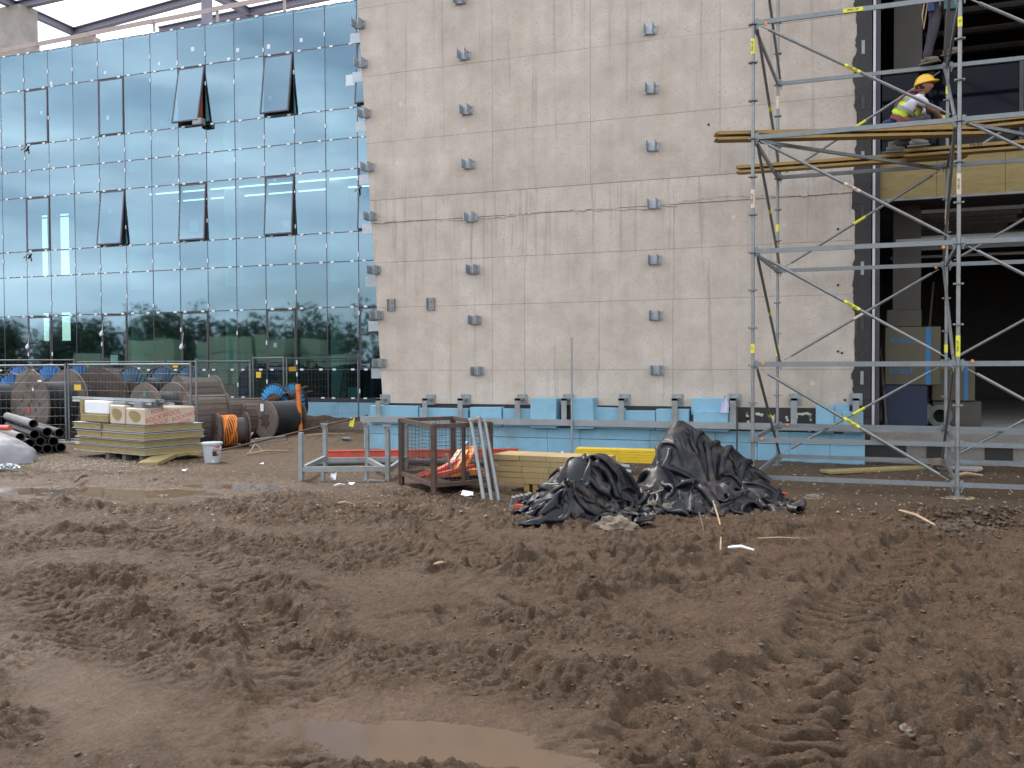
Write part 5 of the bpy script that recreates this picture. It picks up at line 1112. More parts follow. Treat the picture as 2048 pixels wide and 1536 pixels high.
# ================================================================ MESH FENCES
def fence(lab, A, dA, B, dB, top, base=.02, tagp=None):
    a = Pd(A, dA); b_ = Pd(B, dB); a.z = b_.z = 0; L_ = (b_ - a).length; ang = atan2(b_.y - a.y, b_.x - a.x)
    t = thing('mesh_fence_panel', lab, 'fence', (a.x, a.y, base), ang, 'mobile mesh fence panels'); M = t.matrix_basis; h = top - base
    for x in (.0, L_): mb = MB(); mb.tube(M @ Vector((x, 0, 0)), M @ Vector((x, 0, h)), .021, 8); mb.build('post', M_fence, t, smooth=True)
    for z in (.12, h - .04): mb = MB(); mb.tube(M @ Vector((0, 0, z)), M @ Vector((L_, 0, z)), .019 if z > 1 else .015, 8); mb.build('top_rail' if z > 1 else 'bottom_rail', M_fence, t, smooth=True)
    mb = MB(); n = int(L_ / .11)
    for k in range(1, n): x = L_ * k / n; mb.tube(M @ Vector((x, 0, .1)), M @ Vector((x, 0, h - .04)), .0016, 3, cap=False)
    for k in range(1, 9): z = .1 + (h - .14) * k / 9; mb.tube(M @ Vector((0, 0, z)), M @ Vector((L_, 0, z)), .0016, 3, cap=False)
    mb.build('wire_mesh', M_fence, t, kind='stuff')
    mb = MB(); mb.box(L_ - .3, L_ + .3, -.11, .11, -.04, .1, M); mb.build('foot_block', M_conc2, t, bevel=.02)
    for (x, z, w_, yel) in tagp or (): mb = MB(); mb.box(x, x + w_, -.03, -.026, z, z + w_ * .5, M); mb.build('fence_tag', M_orange_tag if yel else M_white, t)
    return t
M_orange_tag = mat('amber_sign_plate', (.75, .45, .03), .5, 0, .08, 12)
fence('mesh fence panel in front of the first drum, running out of view', -120, 19.6, 130, 19.8, 1.72, -.05, ((2.0, 1.38, .08, 0),))
fence('mesh fence panel with an amber tag passing behind the insulation stack', 136, 19.8, 381, 17.7, 1.73, -.02, ((.25, 1.17, .24, 1), (2.4, 1.62, .06, 0)))
fence('mesh fence panel leading from the bucket back to the drum row', 392, 17.6, 501, 23.4, 1.78, -.02)
fence('rear mesh fence panel close to the glass, furthest from the concrete wall', -70, 24.3, 149, 25.2, 1.86, .0)
fence('rear mesh fence panel with a yellow tag behind the dark dusty drum', 155, 25.2, 328, 24.9, 1.8, .0, ((.15, 1.62, .18, 1),))
fence('rear mesh fence panel behind the staved drums', 334, 24.9, 499, 24.2, 1.8, .0, ((.2, 1.6, .16, 1),))
fence('rear mesh fence panel carrying an amber sign left of the orange pipe', 506, 24.2, 567, 22.8, 1.88, -.02, ((.25, 1.35, .3, 1),))
fence('last mesh fence panel, reaching to the concrete wall corner', 573, 22.8, 716, 24.6, 1.86, .1, ((.05, 1.4, .22, 1),))
# timber baulk and tilted rail by the corner
a, b_ = Pd(560, 23.0), Pd(742, 20.5); a.z, b_.z = .12, .30; mb = MB(); mb.bar(Pd(640, 22.0, .22), b_, .22, .16); tag(rebase(mb.build('timber_baulk', M_wood_old), b_), 'thick old timber baulk on the earth bank by the wall corner', 'timber')
a, b_ = Pd(440, 17.5, .05), Pd(735, 18.4, .66); mb = MB(); mb.tube(a, b_, .018, 8); tag(rebase(mb.build('steel_bar', M_rust, smooth=True), a), 'long thin steel bar slanting up from the bucket to the wall corner', 'bar')
p = a + (b_ - a) * .89; mb = MB(); mb.box(-.05, .05, -.003, .0, -.16, .02, Matrix.Translation(p) @ Matrix.Rotation(.2, 4, 'Y')); tag(rebase(mb.build('yellow_tag', M_yellow), p), 'yellow tag dangling from the slanting steel bar', 'tag')
# small folding frame lying behind
t = MB(); P_ = lambda px, py, z: Vector(G(px, py, z)); t.path([P_(500, 905, .02), P_(512, 885, .15), P_(575, 880, .15), P_(570, 872, .3), P_(510, 878, .28)], .012, 5); t.path([P_(525, 902, .02), P_(505, 882, .2)], .012, 5)
tag(rebase(t.build('bent_frame', M_galv, smooth=True), P_(512, 890, 0)), 'bent light metal frame lying on dark earth behind the bucket', 'frame')
# ================================================================ INSULATION STACK
cn = G(290, 926); LA, RA = radians(150), radians(75)
st = thing('pallet_stack_base', 'wooden pallet under the stack of yellow insulation panels', 'pallet', (cn.x, cn.y, 0), radians(75))
MS = st.matrix_basis                                     # x: to the rear right, y: to the left
dl = 2.2; dr_ = 1.15
for k in range(3): y = .12 + k * .52; mb = MB(); mb.box(.03, dr_, y, y + .11, 0, .02, MS); mb.box(.03, dr_, y, y + .11, .1, .12, MS); mb.build('runner', M_wood_old, st)
for x in (.04, .45, .85):
    for y in (.12, .64, 1.16): mb = MB(); mb.box(x, x + .12, y, y + .11, .02, .1, MS); mb.build('block', M_wood_old, st)
MSt = MS
lay = thing('panel_stack', 'stack of metal faced yellow wool insulation panels on a pallet', 'panels', (cn.x, cn.y, .12), radians(75))
def slab(x0, x1, y0, y1, z0, m_, name='panel', h=.115, lip=.02):
    mb = MB(); mb.box(x0, x1, y0, y1, z0 + .008, z0 + h - .008, MS); o = mb.build(name, m_, lay)
    q = MB(); q.box(x0 - lip, x1 + lip, y0 - lip * .5, y1 + .03, z0, z0 + .0075, MS); q.box(x0 - lip, x1 + lip, y0 - lip, y1 + lip, z0 + h - .0075, z0 + h, MS); q.build('facing_sheet', M_sheet, lay)
M_sheet = mat('pale_facing_sheet', (.5, .52, .54), .4, .5, .1, 8, obj_var=.1)
zz = .125
slab(0, dr_ + .05, 0, dl, zz, M_rockwool); slab(.02, dr_ + .0, .05, dl - .06, zz + .13, M_rockwool, lip=.05); slab(-.02, dr_ + .02, -.02, .0 + 1.28, zz + .26, M_rockwool); slab(-.02, dr_, 1.31, dl - .1, zz + .26, M_rockwool); slab(.03, dr_ + .03, .04, 1.33, zz + .39, M_rockwool); slab(.0, dr_, 1.36, dl + .05, zz + .4, M_rockwool)
zt_ = zz + .39 + .12
def wool_pack(lab, x0, x1, y0, y1, z0, h, txt=True):
    t = thing('wool_package', lab, 'package', MS @ Vector(((x0 + x1) / 2, (y0 + y1) / 2, z0)), radians(75), 'wrapped wool packages on the panel stack')
    mb = MB(); mb.box(x0, x1, y0, y1, z0, z0 + h, MS); mb.build('wrapping', M_wrap, t, bevel=.02)
    c = MS @ Vector((x0 - .004, (y0 + y1) / 2, z0 + h * .52)); n = 20; r_ = random.Random(int(y0 * 100)); pts = []
    for k in range(n): a = 2 * pi * k / n; rr = 1 + .12 * sin(2 * a + y0) + .06 * sin(3 * a); pts.append(MS @ Vector((x0 - .003, (y0 + y1) / 2 + cos(a) * (y1 - y0) * .31 * rr, z0 + h * .52 + sin(a) * h * .33 * rr)))
    mb = MB(); mb.add(pts, [tuple(range(n))]); mb.add([p + (MS.to_3x3() @ Vector((.002, 0, 0))) for p in pts], [tuple(range(n))]); mb.build('open_end', M_rockwool, t)
    if txt:
        ex = MS.to_3x3() @ Vector((1, 0, 0)); o = MS @ Vector((0, y0 - .0015, z0)); up = Vector((0, 0, 1))
        for s, sz, u, v in (('ROCKWOOL', .15, .36, .5), ('ROCKWO', .13, .76, .42), ('ROCK', .12, .25, .84), ('ROOF', .13, .32, .14), ('WOOL', .1, .78, .12)):
            q = o + ex * (x0 + u * (x1 - x0)) + up * (h * v); text(s, sz * .8, M_red_ink, t, frame(q, ex * cos(.22) + up * sin(.22), up * cos(.22) - ex * sin(.22)))
    return t
wool_pack('wrapped wool package with red lettering at the front corner of the panel stack', .0, 1.02, .0, .56, zt_ + .003, .30)
wool_pack('wrapped wool package left of the lettered one, showing its round open end', .0, 1.02, .6, 1.06, zt_ + .003, .34, False)
t = MB(); t.box(.05, .95, 1.2, 1.98, zt_ + .16, zt_ + .40, MS); tag(rebase(t.build('white_foam_block', M_white, bevel=.02), MS @ Vector((.5, 1.6, zt_ + .16))), 'white foam slab block on the far end of the panel stack', 'foam block')
t = MB(); t.box(.0, .95, 1.12, 2.02, zt_ + .02, zt_ + .155, MS); tag(rebase(t.build('loose_wool_slab', M_rockwool, bevel=.01), MS @ Vector((.5, 1.6, zt_ + .02))), 'loose wool slab under the white foam block', 'slab')
t = MB(); t.box(.02, .2, 1.985, 2.06, zt_ + .16, zt_ + .42, MS); tag(rebase(t.build('wool_offcut', M_rockwool), MS @ Vector((.1, 2.0, zt_ + .16))), 'upright wool offcut at the far end of the panel stack', 'offcut')
# metal studs lying across the top
ztop = zt_ + .36
for i, (pa, pb, z_) in enumerate((((97, 799), (352, 812), 0), ((112, 795), (362, 806), .045), ((104, 797), (370, 806), .0), ((97, 793), (345, 803), .055), ((120, 795), (368, 802), .05))):
    A = Hz(pa[0], pa[1] + 14, ztop + .0); B = Hz(pb[0], pb[1] + 8, ztop)
    A = MS @ Vector((.30 + .07 * (i % 3), 2.75 - .1 * (i % 3), ztop + z_)); B = MS @ Vector((.10 + .13 * (i % 3), -.12 - .06 * (i % 3), ztop + z_)); dd = (B - A).normalized(); u = Vector((0, 0, 1)); s = dd.cross(u)
    mb = MB(); mb.bar(A, B, .08, .003); mb.bar(A + s * .039 + u * .02, B + s * .039 + u * .02, .003, .04); mb.bar(A - s * .039 + u * .02, B - s * .039 + u * .02, .003, .04)
    tag(rebase(mb.build('metal_stud', M_galv_b), A), ('lowest', 'topmost', 'middle', 'upper rear', 'front')[i] + ' bright metal channel of the bundle lying across the wool packages', 'channel', 'metal channels on the panel stack')
for i, (x, y, z_, lab) in enumerate(((.02, .1, 0, 'lower short zinc channel offcut on the lettered package'), (.02, .1, .05, 'upper short zinc channel offcut on the lettered package'), (.05, .66, .04, 'short zinc channel offcut on the other wool package'))):
    mb = MB(); mb.box(x, x + .42, y, y + .24, ztop - .055 + z_ + .003, ztop - .005 + z_, MS); tag(rebase(mb.build('channel_offcut', M_galv), MS @ Vector((x, y, ztop - .05 + z_))), lab, 'offcut')
# wool slab bent on the ground
P = [G(296, 932), G(335, 914, .06), G(372, 908, .08), G(402, 910, .05)]; mb = MB()
for a, b_ in zip(P[:-1], P[1:]): mb.bar(a + Vector((0, 0, .03)), b_ + Vector((0, 0, .03)), .34, .07)
tag(rebase(mb.build('bent_wool_slab', M_rockwool, bevel=.008), P[0]), 'bent yellow wool slab lying on the mud between pallet stack and bucket', 'slab')
# bucket
p = G(425, 925); bk = thing('plastic_bucket', 'grey plastic bucket with a red and black label, lid on, beside the panel stack', 'bucket', (p.x, p.y, 0)); Mb = Matrix.Translation((p.x, p.y, 0)) @ Matrix.Rotation(radians(-90), 4, 'Y')
mb = MB(); mb.lathe([(0, 0), (.13, 0), (.162, .33), (.0, .33)], 32, Mb); mb.build('bucket_body', M_bucket, bk, smooth=True)
mb = MB(); mb.lathe([(0, .352), (.17, .352), (.178, .345), (.178, .318), (.163, .318)], 32, Mb); mb.build('lid', M_bucket, bk, smooth=True)
view = (EYE - Vector((p.x, p.y, 1.7))).normalized(); base_a = atan2(view.y, view.x)
def patch(a0, a1, z0, z1, m_, nm):
    mb = MB(); n = 8; vs = []
    for i in range(n + 1):
        a = base_a + a0 + (a1 - a0) * i / n
        for z in (z0, z1): r = .1315 + (.032 / .33) * z; vs.append((p.x + r * cos(a), p.y + r * sin(a), z))
    mb.add(vs, [(2 * i, 2 * i + 2, 2 * i + 3, 2 * i + 1) for i in range(n)]); mb.build(nm, m_, bk, smooth=True)
patch(.05, .85, .215, .29, M_redpaint, 'red_label'); patch(.0, .5, .12, .205, M_black_ink, 'black_label'); patch(.5, .8, .12, .165, M_redpaint, 'red_label'); patch(-.05, .2, .02, .05, M_paper, 'paper_label')
aa = base_a + .45; rr = .1315 + .032 / .33 * .25 + .003; text('Mixol', .075, M_paper, bk, frame((p.x + rr * cos(aa), p.y + rr * sin(aa), .253), (-sin(aa), cos(aa), 0), (0, 0, 1)))
# ================================================================ BLACK PIPES
pe = [(67, 848), (94.5, 864), (119.5, 866), (69.5, 869), (41, 875), (26, 884), (59, 887), (81, 883), (107, 883), (74, 903), (95, 900), (122, 896), (51, 901), (40, 893), (30, 903)]
desc = ['top grey dusty pipe lying alone on the black pipe pile', 'upper black pipe of the pile, second from its right edge', 'upper black pipe at the right edge of the pile', 'black pipe just under the top grey one', 'black pipe sticking out over the grey bag', 'short black pipe behind the grey bag', 'black pipe in the middle row, third from the right edge', 'black pipe in the middle row, second from the right edge', 'black pipe at the right end of the middle row', 'ground row pipe with mud in its mouth', 'ground row pipe between the muddy one and the outermost one', 'outermost ground row pipe nearest the large drum', 'ground row pipe left of the muddy one', 'pipe wedged above the ground row beside the bag', 'lowest pipe hidden partly by the grey bag']
dirp = Vector((-.83, .55, 0)).normalized()
for i, (px, py) in enumerate(pe):
    d = 17.6 + (.25 if i in (1, 2, 8, 11) else 0) - (.2 if i in (4, 5, 14) else 0); r_ = ray(px, py); p = EYE + r_ * d
    if p.z < .095: p.z = .095
    t = thing('plastic_pipe', desc[i], 'pipe', p, 0, 'black plastic pipes piled by the grey bag'); Mx = Matrix.Translation(p) @ Vector((1, 0, 0)).rotation_difference(dirp).to_matrix().to_4x4()
    mb = MB(); mb.lathe([(.078, 0), (.09, 0), (.09, .14), (.082, .16), (.082, 3.4), (.074, 3.4), (.074, .16), (.078, .14)], 20, Mx, closed=True); mb.build('pipe_wall', M_pipe_dusty if i in (0, 4, 5) else M_black_plastic, t, smooth=True)
p = Pd(-5, 17.3, .5); mb = MB(); mb.tube(p + Vector((-1, .3, 0)), p + Vector((.28, 0, .02)), .05, 10); tag(rebase(mb.build('orange_tube', M_redpaint, smooth=True), p), 'faded orange tube lying among the black pipes at the pile edge', 'tube')
# grey bag at the frame edge
def lump(name, c, rx, ry, rz, ang, m_, seed, amp=.12, nu=60, nv=30, scale=3.0, sq=1.0, bottom=0.0, pw=1.0):
    u = np.linspace(0, 2 * pi, nu, endpoint=False); v = np.linspace(0, pi / 2 + .25, nv); U, V = np.meshgrid(u, v); x = np.sin(V) ** sq * np.cos(U); y = np.sin(V) ** sq * np.sin(U); z = np.cos(V)
    n = perlin3(x * scale, y * scale, z * scale + seed, seed) + .5 * perlin3(x * scale * 2.3, y * scale * 2.3, z * scale * 2.3, seed + 5); f = 1 + amp * n
    x, y, z = x * f * rx, y * f * ry, np.sign(z) * np.abs(z) ** pw * f * rz
    X_ = c[0] + x * cos(ang) - y * sin(ang); Y_ = c[1] + x * sin(ang) + y * cos(ang); Z_ = c[2] + z + bottom
    mb = MB(); vs = np.stack([X_, Y_, Z_], -1).reshape(-1, 3).tolist(); fs = [(i * nu + j, i * nu + (j + 1) % nu, (i + 1) * nu + (j + 1) % nu, (i + 1) * nu + j) for i in range(nv - 1) for j in range(nu)]
    mb.add(vs, fs); return rebase(mb.build(name, m_, smooth=True), c)
M_bag = mat('grey_sheeting', (.24, .23, .24), .6, 0, .12, 3, dirt=(.16, .13, .11), dirt_amt=.5, bump=.2, bscale=10)
c = G(5, 925); tag(lump('grey_sheet_mound', (c.x - .2, c.y, -.05), .85, .5, .52, .1, M_bag, 4, .08, scale=2), 'smooth grey sheeted mound at the edge of the scene before the pipes', 'sheeting')
c = G(15, 938); tag(lump('silver_wrapping', (c.x, c.y, -.02), .22, .12, .1, .1, M_galv_b, 9, .35, scale=6), 'crumpled silver wrapping at the foot of the grey mound', 'wrapping')
# ================================================================ GALVANISED RACK AND WIRE CAGE
rk = thing('storage_rack', 'low galvanised storage rack with four posts standing left of the wire cage', 'rack', (*G(690, 950)[:2], 0))
A_, D_, B_, C_ = G(603, 962), G(776, 961), G(651, 936), G(812, 934)
C2 = G(735, 936)
def post(p, h, nm='post', ring=True):
    mb = MB(); mb.box(p.x - .03, p.x + .03, p.y - .03, p.y + .03, 0, h); mb.build(nm, M_rack, rk)
    if ring:
        mb = MB(); mb.add([(p.x - .03, p.y - .031, h), (p.x + .03, p.y - .031, h), (p.x + .075, p.y - .031, h + .07), (p.x - .075, p.y - .031, h + .07), (p.x - .03, p.y - .02, h), (p.x + .03, p.y - .02, h), (p.x + .075, p.y - .02, h + .07), (p.x - .075, p.y - .02, h + .07)], [(0, 1, 2, 3), (7, 6, 5, 4), (0, 4, 5, 1), (1, 5, 6, 2), (2, 6, 7, 3), (3, 7, 4, 0)])
        mb.build('corner_cup', M_rack, rk); mb = MB(); mb.lathe([(.026, -.006), (.04, -.006), (.04, .006), (.026, .006)], 14, Matrix.Translation((p.x, p.y - .045, h + .02)) @ Matrix.Rotation(radians(90), 4, 'Z'), closed=True); mb.build('lifting_ring', M_galv, rk)
post(A_, .70, ring=False); post(D_, .74); post(B_, .66); post(C_, .66); post(C2, .68)
for a, b_, z in ((A_, D_, .17), (B_, C_, .13), (A_, B_, .17), (D_, C_, .15), (C2, D_, .14)):
    mb = MB(); mb.bar((a.x, a.y, z), (b_.x, b_.y, z), .05, .07); mb.build('base_rail', M_rack, rk)
for t_ in (.25, .75):
    p = A_ + (D_ - A_) * t_; mb = MB(); mb.box(p.x - .025, p.x + .025, p.y - .02, p.y + .02, 0, .14); mb.build('foot', M_rack, rk)
p = A_ + (D_ - A_) * .72; mb = MB(); mb.box(p.x, p.x + .35, p.y - .02, p.y + .02, .0, .02); mb.build('foot', M_rack, rk)
cg = thing('wire_cage', 'rusty brown wire mesh cage on feet holding orange and yellow formwork parts', 'cage', (*G(890, 985)[:2], 0))
N_ = G(868, 996); Lf = G(803, 969); Rt = G(981, 986); Bk = Lf + (Rt - N_); H_ = .92
for p in (N_, Lf, Rt, Bk): mb = MB(); mb.box(p.x - .03, p.x + .03, p.y - .03, p.y + .03, 0, H_); mb.build('corner_post', M_rust, cg)
mid = lambda a, b_, t: a + (b_ - a) * t
for a, b_ in ((N_, Lf), (N_, Rt), (Rt, Bk), (Lf, Bk)):
    for z in (.16, H_ - .02): mb = MB(); mb.bar((a.x, a.y, z), (b_.x, b_.y, z), .04, .055); mb.build('rail', M_rust, cg)
    n = int((b_ - a).length / .052); mb = MB()
    for k in range(1, n): p = mid(a, b_, k / n); mb.tube((p.x, p.y, .16), (p.x, p.y, H_ - .02), .0026, 3, cap=False)
    for k in range(1, 15): z = .16 + (H_ - .18) * k / 15; mb.tube((a.x, a.y, z), (b_.x, b_.y, z), .0026, 3, cap=False)
    mb.build('wire_mesh', M_rust, cg, kind='stuff')
p = mid(N_, Rt, .52); mb = MB(); mb.box(p.x - .02, p.x + .02, p.y - .02, p.y + .02, .16, H_ - .04); mb.build('middle_post', M_rust, cg)
mb = MB(); mb.add([(q.x, q.y, z) for z in (.13, .145) for q in (N_, Rt, Bk, Lf)], [(0, 1, 2, 3), (7, 6, 5, 4), (0, 1, 5, 4), (1, 2, 6, 5), (2, 3, 7, 6), (3, 0, 4, 7)]); mb.build('floor_plate', M_rust, cg)
ctr = (N_ + Bk) / 2
def inside(name, lab, cat, m_, fn, c): mb = MB(); fn(mb); tag(rebase(mb.build(name, m_, bevel=.006), c), lab, cat)
c = Vector((ctr.x, ctr.y, .2)); ex = (Rt - N_).normalized(); ey = (Bk - Rt).normalized(); up = Vector((0, 0, 1)); fr = frame(c, ex, ey)
inside('orange_formwork_frame', 'orange steel frame lying slanted in the wire cage', 'frame', M_redpaint, lambda b: [b.bar(c - ex * .35 - ey * .3 + up * .02, c + ex * .25 - ey * .25 + up * .24, .1, .07), b.bar(c - ex * .35 + up * .0, c - ex * .3 - ey * .4 + up * .1, .08, .07), b.bar(c - ex * .3 - ey * .42 + up * .04, c + ex * .3 - ey * .38 + up * .13, .06, .05)], c)
inside('amber_plastic_sheet', 'folded amber plastic pieces heaped in the wire cage', 'plastic', M_orange, lambda b: [b.box(-.1, .38, -.4, .1, 0, .07, fr), b.bar(c + up * .1 - ey * .3, c + ex * .22 + up * .32 - ey * .2, .2, .04), b.bar(c + ex * .12 + up * .1 - ey * .32, c + ex * .36 + up * .36 - ey * .15, .18, .04)], c)
inside('steel_prop', 'grey steel tube poking up out of the cage contents', 'tube', M_galv, lambda b: [b.tube(c + ex * .0 - ey * .3 + up * .15, c + ex * .32 - ey * .1 + up * .42, .025, 8), b.tube(c - ex * .02 - ey * .33 + up * .1, c - ex * .08 - ey * .3 + up * .3, .018, 6)], c)
inside('white_tube', 'pale upright tube standing in the far part of the wire cage', 'tube', M_pipe_dusty, lambda b: b.tube(c + ey * .3 - ex * .05, c + ey * .3 - ex * .05 + up * .68, .03, 8), c)
mb = MB(); mb.tube(c + ex * .15 - ey * .48 + up * .03, c + ex * .15 - ey * .42 + up * .03, .05, 12); tag(rebase(mb.build('small_wheel', M_darksteel), c), 'small dark wheel low in the near side of the cage', 'wheel')
# leaning tubes
for i, (f, t_) in enumerate((((969, 1006), (942, 842)), ((984, 1006), (958, 838)), ((998, 1004), (970, 845)))):
    a = G(*f); r_ = ray(*t_); b_ = EYE + r_ * (11.75); mb = MB(); mb.tube(a, b_, .026, 10); tp = thing('steel_prop_tube', ('leftmost', 'middle', 'rightmost')[i] + ' of three galvanised tubes leaning on the wire cage', 'tube', a, 0, 'galvanised tubes leaning on the cage')
    mb.build('tube_body', M_tube, tp, smooth=True); mb = MB(); dd = (b_ - a).normalized(); mb.tube(b_ - dd * .0, b_ + dd * .03, .034, 10); mb.build('tube_head', M_galv, tp)
a = EYE + ray(944, 840) * 11.7; b_ = EYE + ray(957, 836) * 11.7; mb = MB(); mb.bar(a, b_, .02, .02); tag(rebase(mb.build('wire_tie', M_wood_pale), a), 'pale tie joining the heads of the leaning tubes', 'tie')
# ================================================================ TIMBER STACK
ts = thing('panel_pile', 'pile of six flat yellowish formwork panels on bearers behind the leaning tubes', 'panel pile', (*G(1100, 975)[:2], 0))
a = G(990, 984); b_ = G(1250, 1000); ex = (b_ - a); ex.z = 0; Lx = ex.length; ex.normalize(); Mt = frame((a.x, a.y, 0), ex, Vector((0, 0, 1)).cross(ex))
rr = random.Random(2)
for k in range(5):
    z = .13 + k * .074; x = rr.uniform(-.03, .03); i = 0
    xx = x
    while xx < 1.4: w_ = .38; mb = MB(); mb.box(xx + .0015, xx + w_ - .0015, rr.uniform(-.01, .01), .5, z, z + .071, Mt); mb.build('board', M_panelwood if k or i else mat('yellow_ochre_panel_edge', (.38, .265, .115), .75, 0, .15, 4, (12, 12, 2), dirt=(.25, .19, .12), dirt_amt=.55, dirt_scale=3, obj_var=.08, grain=.2), ts, bevel=.003); M_panelwood = MATS['yellow_ochre_panel_edge']; xx += w_; i += 1
for x in (.42, .54, 1.2): mb = MB(); mb.box(x, x + .07, .0, .5, .0, .127, Mt); mb.build('bearer', M_wood_y, ts)
M_orgy = mat('yellow_painted_beam', (.72, .47, .02), .5, 0, .08, 3, dirt=(.4, .25, .05), dirt_amt=.4, dirt_scale=5)
a = Pd(1149, 14.1); b_ = Pd(1345, 13.6); ex = (b_ - a).normalized(); Mu = frame((a.x, a.y, 0), ex, Vector((0, 0, 1)).cross(ex))
for i, (z, y) in enumerate(((.34, 0), (.30, .0), (.26, 0), (.22, 0), (.18, 0), (.34, .14), (.3, .14))):
    mb = MB(); mb.box(.0 + rr.uniform(-.02, .02), 2.4, y, y + .12, z, z + .038, Mu); tag(rebase(mb.build('yellow_beam', M_orgy, bevel=.003), a), ('top', 'second', 'third', 'fourth', 'lowest', 'rear top', 'rear second')[i] + ' bright yellow beam of the pile left of the tall tarpaulin', 'beam', 'bright yellow beams piled at the tarpaulin')
mb = MB(); [mb.box(x, x + .1, 0, .28, 0, .18, Mu) for x in (.5, 1.6)]; tag(rebase(mb.build('support_block', M_wood_old), a), 'old timber blocks under the bright yellow beams', 'block')
# small steel tubes on the pile
for i, (p0, p1, d) in enumerate((((1190, 917), (1222, 917), 11.7), ((1232, 930), (1258, 934), 11.4), ((1228, 940), (1262, 944), 11.3))):
    a = EYE + ray(*p0) * d; b_ = EYE + ray(*p1) * d; mb = MB(); mb.tube(a, b_, .028, 8); mb.tube(a, a + (b_ - a).normalized() * .03, .04, 8); tag(rebase(mb.build('pipe_fitting', M_galv), a), ('upper', 'middle', 'lower')[i] + ' short steel fitting lying at the end of the panel pile', 'fitting')
# red formwork waler and grey pipe on the ground
a = G(655, 925); b_ = G(1036, 921); mb = MB(); ex = (b_ - a).normalized(); sdv = ex.cross(Vector((0, 0, 1)))
w = thing('red_steel_waler', 'long red orange steel waler lying on the ground before the blue plinth', 'beam', (a.x, a.y, 0)); u = Vector((0, 0, 1))
for s in (-.06, .06):
    mb = MB(); mb.bar(a + sdv * s + u * .2, b_ + sdv * s + u * .2, .05, .012); mb.bar(a + sdv * s + u * .09, b_ + sdv * s + u * .09, .05, .012); mb.bar(a + sdv * s + u * .145, b_ + sdv * s + u * .145, .008, .1); mb.build('channel', M_redpaint, w)
mb = MB(); n = 13
for k in range(n): q = a + (b_ - a) * (k / (n - 1)); mb.bar(q - ex * .05 + u * .04, q + ex * .05 + u * .04, .14, .08)
mb.build('spacer', M_redpaint, w)
a = G(617, 934); b_ = G(815, 930); mb = MB(); mb.tube(a + u * .05, b_ + u * .05, .035, 10); tag(rebase(mb.build('grey_pipe', M_pipe_dusty, smooth=True), a), 'grey pipe lying on the mud behind the galvanised rack', 'pipe')
a = G(800, 932); b_ = G(985, 935); mb = MB(); mb.tube(a + u * .07, b_ + u * .07, .06, 10); tag(rebase(mb.build('black_pipe', M_black_plastic, smooth=True), a), 'black pipe lying behind the wire cage', 'pipe')
# couplers by the tarpaulin
for i, (px, py) in enumerate(((1024, 1008), (1032, 1006), (1040, 1004), (1050, 1003), (1056, 1000))):
    p = G(px, py, .05); mb = MB(); mb.tube(p, p + Vector((.03, -.03, .09)), .026, 8); mb.box(p.x - .03, p.x + .03, p.y - .02, p.y + .02, p.z - .05, p.z); tag(rebase(mb.build('scaffold_coupler', M_galv), p), ('first', 'second', 'third', 'fourth', 'last')[i] + ' steel coupler of the row between the leaning tubes and the tied black bundle', 'coupler')
p = G(1045, 1014, .02); mb = MB(); mb.box(p.x - .1, p.x + .12, p.y - .04, p.y + .04, 0, .05); tag(rebase(mb.build('red_clamp', M_redpaint, bevel=.006), p), 'small red clamp in the mud beside the tied black bundle', 'clamp')
p = EYE + ray(1088, 966) * 10.6; mb = MB(); mb.bar(p, p + Vector((.04, 0, -.03)), .04, .03); tag(rebase(mb.build('red_clamp', M_redpaint), p), 'red clamp peeping over the shoulder of the tied black bundle', 'clamp')
# ================================================================ STONES AND LITTER
def rock(lab, px, py, w_, h, seed, amp=.3):
    p = G(px, py); d = (p - EYE).length; rx = w_ / 1850 * d / 2; o = lump('stone', (p.x, p.y, gz(p.x, p.y) - .02), rx, rx * .75, h, .2, M_rock, seed, amp, 36, 18, 2.4); return tag(o, lab, 'stone')
rock('jagged pale stone at the foot of the tied black bundle', 1230, 1056, 82, .12, 3, .4)
rock('muddy boulder between the two tarpaulin heaps', 1318, 1026, 62, .16, 4)
rock('rounded stone tucked under the tall tarpaulin edge', 1326, 1010, 26, .2, 5)
rock('flat stone on open ground right of the tarpaulin', 1625, 1000, 36, .08, 6)
rock('small muddy slab near the bottom of the mud', 1805, 1436, 48, .045, 7, .4)
rock('rounded mud clod between bundle and front tyre track', 1395, 1120, 30, .05, 8)
def stick(lab, p0, p1, r, m_, z0=.02, z1=.02, name='stick', cat='stick'):
    a = G(*p0); b_ = G(*p1); a.z = gz(a.x, a.y) + z0; b_.z = gz(b_.x, b_.y) + z1; k = (a + b_) / 2 + Vector((0, 0, r * 1.5)); mb = MB(); mb.path([a, a * .5 + k * .5, k, b_], [r * .7, r, r, r * .6], 6); return tag(rebase(mb.build(name, m_, smooth=True), a), lab, cat)
stick('white plastic strip lying on the mud below the tall tarpaulin', (1456, 1107), (1508, 1111), .014, M_white, .05, .04, 'plastic_strip', 'strip')
stick('bare twig standing out of the mud before the tall tarpaulin', (1426, 1030), (1446, 1062), .009, M_wood_pale, .12, 0)
stick('dark twig left of the bare one before the tall tarpaulin', (1398, 1042), (1408, 1060), .009, M_wood_brown, .08, 0)
stick('short pale stake in the mud near the white strip', (1441, 1103), (1442, 1098), .009, M_wood_pale, .02, .1)
stick('pale splinter in the middle of the mud', (868, 1141), (901, 1134), .012, M_wood_pale, .035, .03)
stick('straight pale lath on the mud below the bent frame', (493, 912), (575, 905), .022, M_wood_pale, .02, .02)
stick('dark plank end lying in the puddles before the panel stack', (150, 968), (174, 960), .022, M_wood_brown, .07, .05)
stick('thin lath at the edge of the scene before the grey mound', (-10, 944), (38, 946), .015, M_wood_brown, .02, .02)
